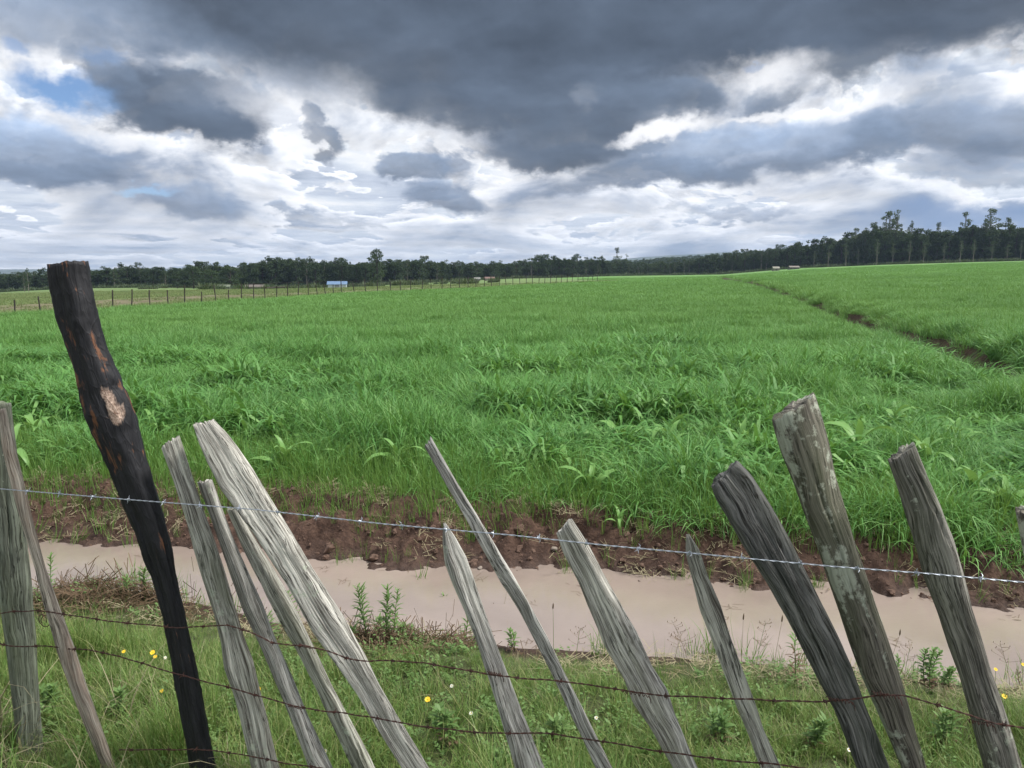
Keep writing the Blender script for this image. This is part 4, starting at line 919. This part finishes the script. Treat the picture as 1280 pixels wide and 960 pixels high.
p = np.stack([rng.normal(-0.62, 0.20, 420), rng.normal(3.42, 0.10, 420)], -1); p = np.vstack([p, np.stack([rng.normal(-2.2, 0.28, 420), rng.normal(3.85, 0.12, 420)], -1)])
scatter('dead_stems', with_z(p, 0.02), rand_rot(len(p), 0.7), np.full((len(p), 3), 1.0) * rng.uniform(.6, 1.4, (len(p), 1)), rng.integers(0, 4, len(p)), [proto('dead', straw(770 + k), M_DEADSTEM) for k in range(4)],
        'matted brown dead stems heaped on the near bank', 'litter')

def seed_stalk(px, py, h_px, lean, seed, kind, label):
    X, Y, Z = hit(px, py); dist = math.hypot(Y, CAM_Z - Z); H = h_px * dist / F; r = random.Random(seed)
    root = empty('grass_stalk', (X, Y, Z)); tag(root, label, 'grass stalk', 'seeding grass stalks at the water edge')
    pts = [(lean * H * q ** 1.5, 0.0, H * q) for q in np.linspace(0, 1, 8)]
    v_, f_ = tube(pts, [0.0013 * (1 - .5 * q) for q in np.linspace(0, 1, 8)], 4); meshobj('stem', v_, f_, M_STRAW if seed % 2 else M_VERGE, root)
    parts = []
    if kind == 'open':
        for k in range(16):
            q = r.uniform(0.5, 1.0); b = Vector((lean * H * q ** 1.5, 0, H * q)); a = r.uniform(0, 6.28); L = 0.07 * r.uniform(.4, 1) * (1.5 - q); tip = b + Vector((math.cos(a) * L, math.sin(a) * L, L * .5))
            parts.append(tube([b, b.lerp(tip, .5), tip], 0.0006, 3)); parts.append(tube([tip, tip + Vector((0, 0, .004)), tip + Vector((0, 0, .008))], [0.0005, .0018, .0005], 4))
    else:
        b = Vector(pts[-1]); parts.append(tube([b, b + Vector((0, 0, .008)), b + Vector((0.001, 0, .022)), b + Vector((0.001, 0, .032))], [.001, .0038, .0032, .0005], 6))
    v_, f_ = join(parts); meshobj('seed_head', v_, f_, M_PALESEED if kind == 'open' else M_DEADSTEM, root)
for k, a in enumerate([(862, 842, 66, -0.35, 1, 'open', 'airy open seed head leaning left over the water between two stakes'), (720, 828, 42, .1, 2, 'open', 'thin open seed head left of the flaking stake'),
    (926, 842, 66, 0.0, 3, 'spike', 'upright stalk with a dark spike right of the slim pointed stake'), (944, 842, 64, .15, 4, 'open', 'faint tall stalk close right of the dark spiked one'), (965, 855, 76, .1, 5, 'spike', 'dark tipped stalk left of the dark stake'),
    (692, 822, 60, -.02, 6, 'spike', 'tall thin stalk right of the long thin stake'), (1110, 845, 50, .2, 7, 'spike', 'bare stalk right of the lichened stake'), (1130, 850, 40, .1, 8, 'open', 'short bare stalk between the last two stakes'),
    (626, 800, 66, .12, 9, 'spike', 'long stalk crossing the water beside the whittled stake'), (617, 800, 40, .0, 10, 'spike', 'short stalk beside the whittled stake'), (843, 830, 40, .2, 11, 'open', 'short airy seed head over the near bank'),
    (880, 850, 46, .12, 12, 'open', 'open seed head behind the slim pointed stake'), (1262, 860, 55, -.3, 13, 'open', 'long pale stalk leaning left at the right edge')]): seed_stalk(*a)

def flower(px, py, h_px, mat, seed, label, name, size=0.011):
    X, Y, Z = hit(px, py + h_px); dist = math.hypot(Y, CAM_Z - Z); H = h_px * dist / F; r = random.Random(seed); root = empty(name, (X, Y, Z))
    tag(root, label, 'flower', ('yellow' if mat is M_YELLOW else 'white') + ' wild flowers')
    v_, f_ = tube([(0, 0, 0), (0.004, 0, H * .5), (0, 0, H)], 0.0011, 4); meshobj('stem', v_, f_, M_WEED, root)
    parts = []; tilt = Matrix.Rotation(0.6, 3, 'X')
    for k in range(8):
        a = k * math.pi / 4 + r.uniform(-.1, .1); d = Vector((math.cos(a), math.sin(a), 0.25)); s = Vector((-math.sin(a), math.cos(a), 0)) * size * .35
        q = [Vector((0, 0, 0)), d * size * .6 - s, d * size, d * size * .6 + s]; parts.append(([tilt @ v + Vector((0, 0, H)) for v in q], [(0, 1, 2, 3)]))
    v_, f_ = join(parts); meshobj('petals', v_, f_, mat, root)
    bm = bmesh.new(); bmesh.ops.create_icosphere(bm, subdivisions=1, radius=size * .3); v_ = [tuple(v.co + Vector((0, 0, H + size * .1))) for v in bm.verts]; f_ = [tuple(v.index for v in f.verts) for f in bm.faces]; bm.free()
    meshobj('flower_centre', v_, f_, M_YELLOW, root)
for k, (px, py, hp_, lb) in enumerate([(157, 815, 28, 'small yellow flower in the grass, left of the double yellow bloom'), (193, 816, 30, 'yellow flower close left of the burnt post'), (196, 821, 26, 'lower bloom of the yellow pair at the burnt post'), (535, 875, 26, 'single yellow flower in the grass between longest stake and whittled stake'),
        (1242, 837, 26, 'yellow flower over the water at the right, left of the edge one'), (1276, 831, 28, 'yellow flower nearest the right edge'), (1253, 871, 24, 'larger yellow flower on the near bank beside the mossy stake'), (325, 862, 20, 'tiny yellow flower between two grey stakes'), (203, 864, 14, 'faint yellow bud low beside the burnt post')]):
    flower(px, py, hp_, M_YELLOW, k, lb, 'yellow_flower', 0.012 if k in (1, 3, 6) else 0.009)
for k, (px, py, hp_, lb) in enumerate([(208, 823, 22, 'small white flower touching the burnt post'), (407, 940, 16, 'white flower at the foot of the half hidden stake'), (745, 898, 22, 'white flower between the thin flat stake and the flaking stake'), (565, 858, 20, 'tiny white flower left of the whittled stake'), (1060, 938, 20, 'white flower low beside the dark stake'), (589, 892, 16, 'pale flower beside the foot of the whittled stake')]):
    flower(px, py, hp_, M_WHITE, 20 + k, lb, 'white_flower', 0.008)
# stones on the bank
for k, (px, py, r_, lb) in enumerate([(693, 688, 0.022, 'pale stone lying on the brown bank left of the flaking stake'), (1150, 672, 0.02, 'pale stone on the bank behind the mossy stake'), (600, 712, 0.016, 'small stone at the water edge right of the whittled tip')]):
    X, Y, Z = hit(px, py); v_, f_, _t = clod(800 + k); M_ST = bpy.data.materials.get('pale_stone') or simple('pale_stone', (0.30, 0.25, 0.21), 0.8, 40)
    o = meshobj('stone', np.array(v_) * r_ * 2, f_, M_ST, smooth=True); o.location = (X, Y, Z + r_ * .4); tag(o, lb, 'stone')

# ------------------------------------------------------------------ far field fence
ff_ = empty('field_fence', (-14.3, 65, gz(-14.3, 65))); tag(ff_, 'long line of thin dark posts along the left side of the crop', 'fence')
Ls = np.concatenate([[0], np.cumsum(np.hypot(*np.diff(FEN, axis=0).T))]); s = 16.0; k = 0; tops = []
postm = []
for kk in range(4):
    r = np.random.default_rng(kk); pts = [(0.02 * math.sin(q * 3 + kk), 0.015 * math.cos(q * 4 + kk), 1.32 * q - 0.1) for q in np.linspace(0, 1, 7)]
    v_, f_ = tube(pts, [0.036 * r.uniform(.8, 1.15) for _ in range(7)], 7); f_ = list(f_) + [tuple(range(6 * 7, 7 * 7))]; o = meshobj('post', v_, f_, M_FARPOST, link=False); postm.append(o.data)
while s < Ls[-1] - 8:
    X = np.interp(s, Ls, FEN[:, 0]) ; Y = np.interp(s, Ls, FEN[:, 1]); Z = gz(X, Y)
    o = bpy.data.objects.new('post', postm[k % 4]); COL.objects.link(o); o.parent = ff_; o.location = (X - ff_.location[0], Y - ff_.location[1], Z - ff_.location[2])
    o.rotation_euler = (random.uniform(-.05, .05), random.uniform(-.09, .05), random.uniform(0, 6)); hs = random.uniform(0.62, 1.0) * (1 + 0.1 * (s > 55)); o.scale = (1, 1, hs)
    tops.append((X, Y, Z)); s += 1.42 + random.uniform(-.12, .12); k += 1
tops = np.array(tops) - np.array(ff_.location)
for hh in (0.55, 0.85, 1.12): v_, f_ = tube(tops + [0, 0, hh], 0.004, 4); meshobj('wire', v_, f_, M_RUST, ff_)
for dx_ in (0, 2.0):   # braced corner by the gate
    X, Y = np.interp(60 + dx_, Ls, FEN[:, 0]), np.interp(60 + dx_, Ls, FEN[:, 1])
X0, Y0 = np.interp(44, Ls, FEN[:, 0]), np.interp(44, Ls, FEN[:, 1]); X1, Y1 = np.interp(46.4, Ls, FEN[:, 0]), np.interp(46.4, Ls, FEN[:, 1])
v_, f_ = tube(np.array([(X0, Y0, gz(X0, Y0) + .8), ((X0 + X1) / 2, (Y0 + Y1) / 2, gz(X0, Y0) + .82), (X1, Y1, gz(X1, Y1) + .8)]) - np.array(ff_.location), 0.05, 6); meshobj('brace_rail', v_, f_, M_FARPOST, ff_)

# ------------------------------------------------------------------ far sheds
def shed(px, D, wpx, hpx, roofc, wallc, label, name, cat, openf=False, lift=0.0):
    X = (px - 640) / F * D; Z = gz(X, D) + lift; wd = wpx * D / F; h = hpx * D / F; dp = wd * 0.6
    root = empty(name, (X, D, Z), R(8)); tag(root, label, cat)
    mw = simple(name + '_wall', wallc, 0.7, 2.0, col2=tuple(c * .8 for c in wallc)); mr_ = simple(name + '_roof', roofc, 0.45, 1.5, col2=tuple(c * .75 for c in roofc))
    hw = h * 0.66; x0, x1, y0, y1 = -wd / 2, wd / 2, -dp / 2, dp / 2
    Vw = [(x0, y0, -.3), (x1, y0, -.3), (x1, y1, -.3), (x0, y1, -.3), (x0, y0, hw), (x1, y0, hw), (x1, y1, hw), (x0, y1, hw), (x0, 0, h * .96), (x1, 0, h * .96)]
    Fw = [(0, 1, 5, 4), (2, 3, 7, 6), (1, 2, 6, 9, 5), (3, 0, 4, 8, 7)]; meshobj('wall', Vw, Fw, mw, root)
    e = 0.12 * wd * .5; th = 0.06; rv = []; rf = []
    for sgn in (-1, 1):
        b = len(rv); yo = sgn * (dp / 2 + e * .6); zo = hw - .12 * h
        rv += [(x0 - e, yo, zo), (x1 + e, yo, zo), (x1 + e, 0, h), (x0 - e, 0, h), (x0 - e, yo, zo + th), (x1 + e, yo, zo + th), (x1 + e, 0, h + th), (x0 - e, 0, h + th)]
        rf += [tuple(b + i for i in f) for f in ((0, 1, 2, 3), (4, 5, 6, 7), (0, 1, 5, 4), (1, 2, 6, 5), (0, 3, 7, 4))]
    meshobj('roof', rv, rf, mr_, root)
    dv = [(-wd * .12, y0 - .02, -.2), (wd * .12, y0 - .02, -.2), (wd * .12, y0 - .02, hw * .85), (-wd * .12, y0 - .02, hw * .85), (-wd * .12, y0 - .06, -.2), (wd * .12, y0 - .06, -.2), (wd * .12, y0 - .06, hw * .85), (-wd * .12, y0 - .06, hw * .85)]
    meshobj('door', dv, [(4, 5, 6, 7), (0, 4, 7, 3), (1, 5, 6, 2), (3, 2, 6, 7)], simple(name + '_door', tuple(c * .35 for c in wallc), .7), root)
shed(423.5, 150, 22, 8.5, (0.13, 0.22, 0.36), (0.50, 0.53, 0.57), 'small white shed with a bright blue roof before the left woods', 'blue_roofed_shed', 'shed')
shed(322, 190, 22, 6.5, (0.14, 0.115, 0.095), (0.09, 0.08, 0.065), 'low brown hut under the trees left of the blue roofed shed', 'brown_hut', 'hut')
shed(283, 190, 14, 6, (0.15, 0.18, 0.12), (0.09, 0.10, 0.07), 'low pale green roofed hut near the dark leafy clump', 'green_hut', 'hut')
shed(612, 235, 12, 4.5, (0.20, 0.12, 0.10), (0.18, 0.16, 0.14), 'small red roofed hut in front of the middle woods', 'red_roofed_hut', 'hut')
shed(597, 240, 7, 4.5, (0.22, 0.22, 0.2), (0.18, 0.18, 0.17), 'tiny pale hut left of the red roofed one', 'pale_hut', 'hut')
shed(988, 255, 12, 4, (0.20, 0.175, 0.15), (0.10, 0.09, 0.08), 'long low shed with pale roof at the edge of the right woods', 'pale_roofed_shed', 'shed', lift=0.0)
shed(966, 250, 8, 5, (0.15, 0.145, 0.10), (0.17, 0.16, 0.12), 'rounded straw coloured hut left of the pale roofed shed', 'straw_hut', 'hut', lift=0.0)

# ------------------------------------------------------------------ trees
def crown_pts(kind, r):
    """clump centres and radii for a tree 10 m high"""
    cl = []
    if kind == 'bushy':
        for k in range(42):
            a = r.uniform(0, 6.28); z = r.uniform(0.10, 0.95); env = 2.9 * (math.sin(math.pi * min(0.97, z * 0.80 + 0.17)) ** 0.6) * r.uniform(.75, 1.12); rr = env * math.sqrt(r.uniform(.1, 1))
            cl.append((rr * math.cos(a), rr * math.sin(a), z * 9.6, r.uniform(.7, 1.25)))
    elif kind == 'slim':
        for k in range(34):
            a = r.uniform(0, 6.28); z = r.uniform(0.08, 0.97); env = 1.55 * (1.12 - z) ** 0.5 * (0.6 + min(z * 3, .6)); rr = env * math.sqrt(r.uniform(.1, 1))
            cl.append((rr * math.cos(a), rr * math.sin(a), z * 9.7, r.uniform(.5, .9)))
    elif kind == 'tufted':
        for k in range(30):
            a = r.uniform(0, 6.28); z = r.uniform(0.32, 0.95); env = 2.3 * math.sin(math.pi * min(.96, z * .85 + .1)) ** .5 * r.uniform(.6, 1.2); rr = env * math.sqrt(r.uniform(0.15, 1))
            cl.append((rr * math.cos(a), rr * math.sin(a), z * 9.6, r.uniform(.5, .95)))
    else:  # eucalyptus
        for k in range(24):
            z = r.uniform(0.34, 0.98); a = r.uniform(0, 6.28); env = 1.35 * (1.15 - abs(z - .62) * 1.9); rr = env * r.uniform(.2, 1)
            cl.append((rr * math.cos(a), rr * math.sin(a), z * 9.7, r.uniform(.34, .66)))
    return cl
def tree_variant(kind, seed):
    r = np.random.default_rng(seed); cl = crown_pts(kind, r); Vv = []; Ff = []; tone = []
    per = 44 if kind in ('bushy', 'slim') else 52; ls = 0.46 if kind in ('bushy', 'slim') else 0.36 if kind == 'tufted' else 0.24
    for (cx, cy, cz, cr) in cl:
        tb = r.uniform(0, .35)
        for k in range(per):
            d = r.normal(size=3); d /= np.linalg.norm(d); d *= cr * r.uniform(.35, 1.05) ** .6; d[2] *= .72; c = np.array([cx, cy, cz]) + d
            u = r.normal(size=3); u /= np.linalg.norm(u); v = np.cross(u, r.normal(size=3)); v /= np.linalg.norm(v); s = ls * r.uniform(.5, 1.2)
            i = len(Vv); Vv += [c - u * s * .5, c + v * s * .33, c + u * s * .6, c - v * s * .33]; Ff.append((i, i + 1, i + 2, i + 3)); tone += [tb + (0.25 if r.uniform() < .1 else 0)] * 4
    mat = M_EUC if kind in ('euc',) else M_TREE
    co = meshobj('crown', np.array(Vv), np.array(Ff, np.int32), mat, link=False); a = co.data.attributes.new('tone', 'FLOAT', 'POINT'); a.data.foreach_set('value', np.array(tone, np.float32))
    parts = []; lean = r.normal(0, .15, 2)
    tr = [(lean[0] * q * 1.5 + .08 * math.sin(q * 6), lean[1] * q, 9.2 * q - .4 * (q == 0)) for q in np.linspace(0, 1, 9)]; parts.append(tube(tr, [0.20 * (1 - .85 * q) + .015 for q in np.linspace(0, 1, 9)], 7))
    for (cx, cy, cz, cr) in cl[::2]:
        z0 = max(1.0, cz - 1.6 - abs(cx) * .5); q = z0 / 9.2; b = Vector((lean[0] * q * 1.5 + .08 * math.sin(q * 6), lean[1] * q, z0)); e = Vector((cx, cy, cz)); m_ = b.lerp(e, .5) + Vector((0, 0, -.15)); parts.append(tube([b, m_, e], [.06, .04, .015], 4))
    v_, f_ = join(parts); to = meshobj('trunk', v_, f_, M_PALEBARK if kind in ('euc', 'tufted') else M_BARK, link=False)
    return to.data, co.data
VAR = {k: [tree_variant(k, 900 + 10 * i + s) for s in range(n)] for i, (k, n) in enumerate((('bushy', 5), ('slim', 5), ('tufted', 4), ('euc', 6)))}
def tree(name, kind, X, Y, H, label, group, cat='tree', wide=1.0, var=None, dz=0.0):
    td, cd = random.choice(VAR[kind]) if var is None else VAR[kind][var]
    root = empty(name, (X, Y, gz(X, Y) + dz), random.uniform(0, 6.28)); s = H / 10; ww = s * wide * random.uniform(.9, 1.15); root.scale = (ww, ww, s); tag(root, label, cat, group)
    for nm, d in (('trunk', td), ('crown', cd)): o = bpy.data.objects.new(nm, d); COL.objects.link(o); o.parent = root
    return root
TT = np.array([[-100, 343], [0, 341], [40, 340], [90, 338], [120, 336], [180, 331], [207, 336], [245, 330], [300, 331], [330, 324], [350, 322], [400, 324], [440, 326], [500, 324], [520, 322], [545, 325], [600, 328], [640, 326], [665, 323], [690, 321], [740, 321], [760, 325], [800, 328],
               [840, 325], [880, 321], [920, 316], [960, 311], [1000, 305], [1040, 299], [1060, 293], [1090, 285], [1120, 287], [1150, 291], [1180, 288], [1200, 286], [1230, 283], [1280, 284], [1400, 280]], float)
GROUPS = [(205, 'dark round trees in the woods at the far left', 'dense_tree'), (560, 'dark trees in the left woods behind the field fence', 'woodland_tree'), (960, 'evenly tall dark trees of the low woods in the centre', 'woodland_tree'), (1500, 'tall close standing trees of the plantation on the right', 'plantation_tree')]
LAB = {205: 'dark round tree in the woods at the far left, beside the burnt post', 560: 'dark tree in the left woods behind the field fence and the blue roofed shed', 960: 'dark tree of the low even woods in the centre of the horizon', 1500: 'tall slender tree of the close planted woods on the right rise'}
px = -45.0; ntree = 0
while px < 1330:
    lim, grp, nm = next(g for g in GROUPS if px < g[0]); D = float(tree_dist(px)) + random.uniform(2, 12)
    top = float(np.interp(px, TT[:, 0], TT[:, 1])) + random.choice([-5, -3, -2, -1, 0, 0, 1, 2, 2]); X = (px - 640) / F * D; zb = gz(X, D)
    H = max(3.0, CAM_Z - zb - (top - 340) / F * D); 
    kind = random.choice(['bushy', 'bushy', 'slim', 'tufted']) if px < 960 else random.choice(['slim', 'slim', 'bushy'])
    wide = min(1.35, max(.8, 8 / H)) if kind != 'slim' else min(1.9, max(1.1, 10 / H))
    tree(nm, kind, X, D, H, LAB[lim], grp, wide=wide)
    px += random.uniform(4.2, 6.6) * (1.0 if px < 960 else 0.85); ntree += 1
# trees that stand out
def at_px(px, top, D, kind, label, name, wide=1.0, var=None):
    X = (px - 640) / F * D; H = CAM_Z - gz(X, D) - (top - 340) / F * D; return tree(name, kind, X, D, H, label, None, wide=wide, var=var)
at_px(473, 309, 228, 'bushy', 'tall round topped tree rising above the left woods right of the blue roofed shed', 'tall_tree', .8, 1)
at_px(245, 329, 215, 'bushy', 'large dark bushy tree, left half of the dark clump right of the burnt post', 'broad_tree', 1.5, 1)
at_px(290, 331, 213, 'bushy', 'large dark bushy tree, right half of the dark clump right of the burnt post', 'broad_tree', 1.6, 2)
at_px(268, 334, 206, 'bushy', 'lower dark bush filling the middle of the dark clump', 'broad_tree', 1.5, 3)
at_px(225, 338, 212, 'bushy', 'small dark bush at the left end of the dark clump', 'broad_tree', 1.3, 4)
at_px(35, 338, 205, 'tufted', 'thin topped tree left of the burnt post', 'scrub_tree', .8, 1)
at_px(770, 309, 345, 'euc', 'lone tree with bare trunk and round top above the central woods', 'lone_tree', 1.0, 2)
at_px(782, 317, 347, 'euc', 'small thin tree right of the lone round topped one', 'lone_tree', .7, 3)
at_px(664, 320, 306, 'tufted', 'flat topped open tree left of the central woods', 'flat_topped_tree', 1.2, 0)
at_px(40, 333, 215, 'euc', 'sparse tree with bare twigs at the far left', 'sparse_tree', .8, 1)
EU = [(1063, 285, .9, 'shorter eucalyptus at the left of the tall eucalyptus group'), (1074, 283, .9, 'second eucalyptus from the left of the tall group'), (1085, 278, .9, 'eucalyptus left of the twin tallest ones'), (1098, 266, 1.0, 'left one of the twin tallest eucalyptus trees'), (1104, 265, 1.0, 'eucalyptus pressed against the left tall twin'),
      (1112, 263, .9, 'right one of the twin tallest eucalyptus trees'), (1118, 285, .7, 'low side eucalyptus right of the twins'), (1130, 274, .55, 'narrow lone eucalyptus right of the twins'), (1164, 278, .75, 'rounded eucalyptus halfway along the plantation'), (1150, 288, .7, 'small eucalyptus top left of the rounded one'),
      (1197, 266, .95, 'airy eucalyptus with spread crown above the right woods'), (1190, 284, .7, 'low eucalyptus beside the airy one'), (1228, 261, 1.15, 'leaning dense eucalyptus, tallest on the far right woods'), (1222, 272, .9, 'eucalyptus at the left side of the leaning dense one'), (1248, 272, .8, 'short eucalyptus right of the leaning dense one'), (1277, 267, .9, 'eucalyptus at the right edge of the photo')]
for k, (px, top, wd, lb) in enumerate(EU): at_px(px, top, float(tree_dist(px)) + 6 + k % 3, 'euc', lb, 'eucalyptus_tree', wd, k % 6)
# plantation front rank: slender trunks and small crowns seen along the wood edge
for k in range(14):
    px = 1010 + k * 20 + random.uniform(-3, 3); D = float(tree_dist(px)) - random.uniform(1, 6); b_ = np.interp(px, TT[:, 0], TT[:, 1]) + random.uniform(6, 22); at = at_px(px, b_, D, 'euc', 'slender pale trunked tree in the front rank of the right plantation', 'plantation_tree', .8); at['group'] = 'slender trees in the front rank of the right plantation'
# woods behind the countable trees
def merged(seed):
    r = random.Random(seed); td, cd = VAR['bushy' if seed % 2 else 'slim'][seed % 5]; o = bpy.data.objects.new('wood_tree', cd); return o
pw = [merged(k) for k in range(6)]
pts = []; scs = []
for px in np.arange(-120, 1420, 2.3):
    for row in range(3):
        p2 = px + random.uniform(-3, 3); D = float(tree_dist(p2)) + 12 + row * 14 + random.uniform(-5, 5); X = (p2 - 640) / F * D
        top = float(np.interp(p2, TT[:, 0], TT[:, 1])) + random.uniform(1, 7); H = max(3.0, CAM_Z - gz(X, D) - (top - 340) / F * D) / 10
        pts.append((X, D, gz(X, D) - 0.3)); scs.append((H * 1.05, H * 1.05, H))
n = len(pts); scatter('woods', pts, np.stack([np.zeros(n), np.zeros(n), rng.uniform(0, 6.28, n)], -1), scs, rng.integers(0, 6, n), pw, 'deep dark woods standing behind the front trees all along the horizon', 'woods')
# darker second belt that shows behind the central woods, with tree tops along a rise
pts = []; scs = []
for px in np.arange(700, 1100, 2.2):
    D = 620 + random.uniform(-30, 60); X = (px - 640) / F * D; top = np.interp(px, [700, 780, 860, 900, 1100], [330, 324, 320, 317, 300]) + random.uniform(-1.5, 3)
    zb = gz(X, D); Ht = (CAM_Z - zb - (top - 340) / F * D); pts.append((X, D, CAM_Z - (top - 340) / F * D - min(Ht, 12))); h = min(Ht, 12) / 10; scs.append((h * 1.5, h * 1.5, h))
n = len(pts); scatter('woods', pts, np.stack([np.zeros(n), np.zeros(n), rng.uniform(0, 6.28, n)], -1), scs, rng.integers(0, 6, n), pw, 'second belt of woods farther off, showing above the central woods', 'woods')
# scrub along the foot of the woods
pb = [proto('scrub', (lambda vf: (vf[0], vf[1], vf[2]))(blades(160, 1.3, 0.5, 1.7, 0.22, .9, 2, 990 + k, .7, .4)), M_EUC) for k in range(3)]
pts = []
for px in np.arange(-100, 1400, 3.4):
    D = float(tree_dist(px)) - random.uniform(0, 5); X = (px - 640) / F * D; pts.append((X, D, gz(X, D) - .1))
for q in range(60):
    px = random.uniform(180, 620); D = random.uniform(125, 210); X = (px - 640) / F * D; pts.append((X, D, gz(X, D) - .1))
n = len(pts); sc_ = rng.uniform(.5, 1.1, n); scatter('scrub', pts, np.stack([np.zeros(n), np.zeros(n), rng.uniform(0, 6.28, n)], -1), np.stack([sc_, sc_, sc_], -1), rng.integers(0, 3, n), pb, 'low dull green scrub along the foot of the woods', 'scrub')

# ------------------------------------------------------------------ haze
hz_m = bpy.data.materials.new('haze_air'); hz_m.use_nodes = True; t = NT(hz_m.node_tree); t.n.clear()
pv_ = t.new('ShaderNodeVolumePrincipled'); pv_.inputs['Color'].default_value = (0.55, 0.72, 1.0, 1); pv_.inputs['Density'].default_value = 0.00017; pv_.inputs['Anisotropy'].default_value = 0.2
oo = t.new('ShaderNodeOutputMaterial'); t.l.new(pv_.outputs[0], oo.inputs['Volume'])
zb, zt = -60.0, 130.0; B = 4200
vb = [(-B, -B, zb), (B, -B, zb), (B, B, zb), (-B, B, zb), (-B, -B, zt), (B, -B, zt), (B, B, zt), (-B, B, zt)]
fb = [(0, 3, 2, 1), (4, 5, 6, 7), (0, 1, 5, 4), (1, 2, 6, 5), (2, 3, 7, 6), (3, 0, 4, 7)]
tag(meshobj('haze', vb, fb, hz_m), 'thin pale air fading the woods and hills', 'haze', kind='stuff')
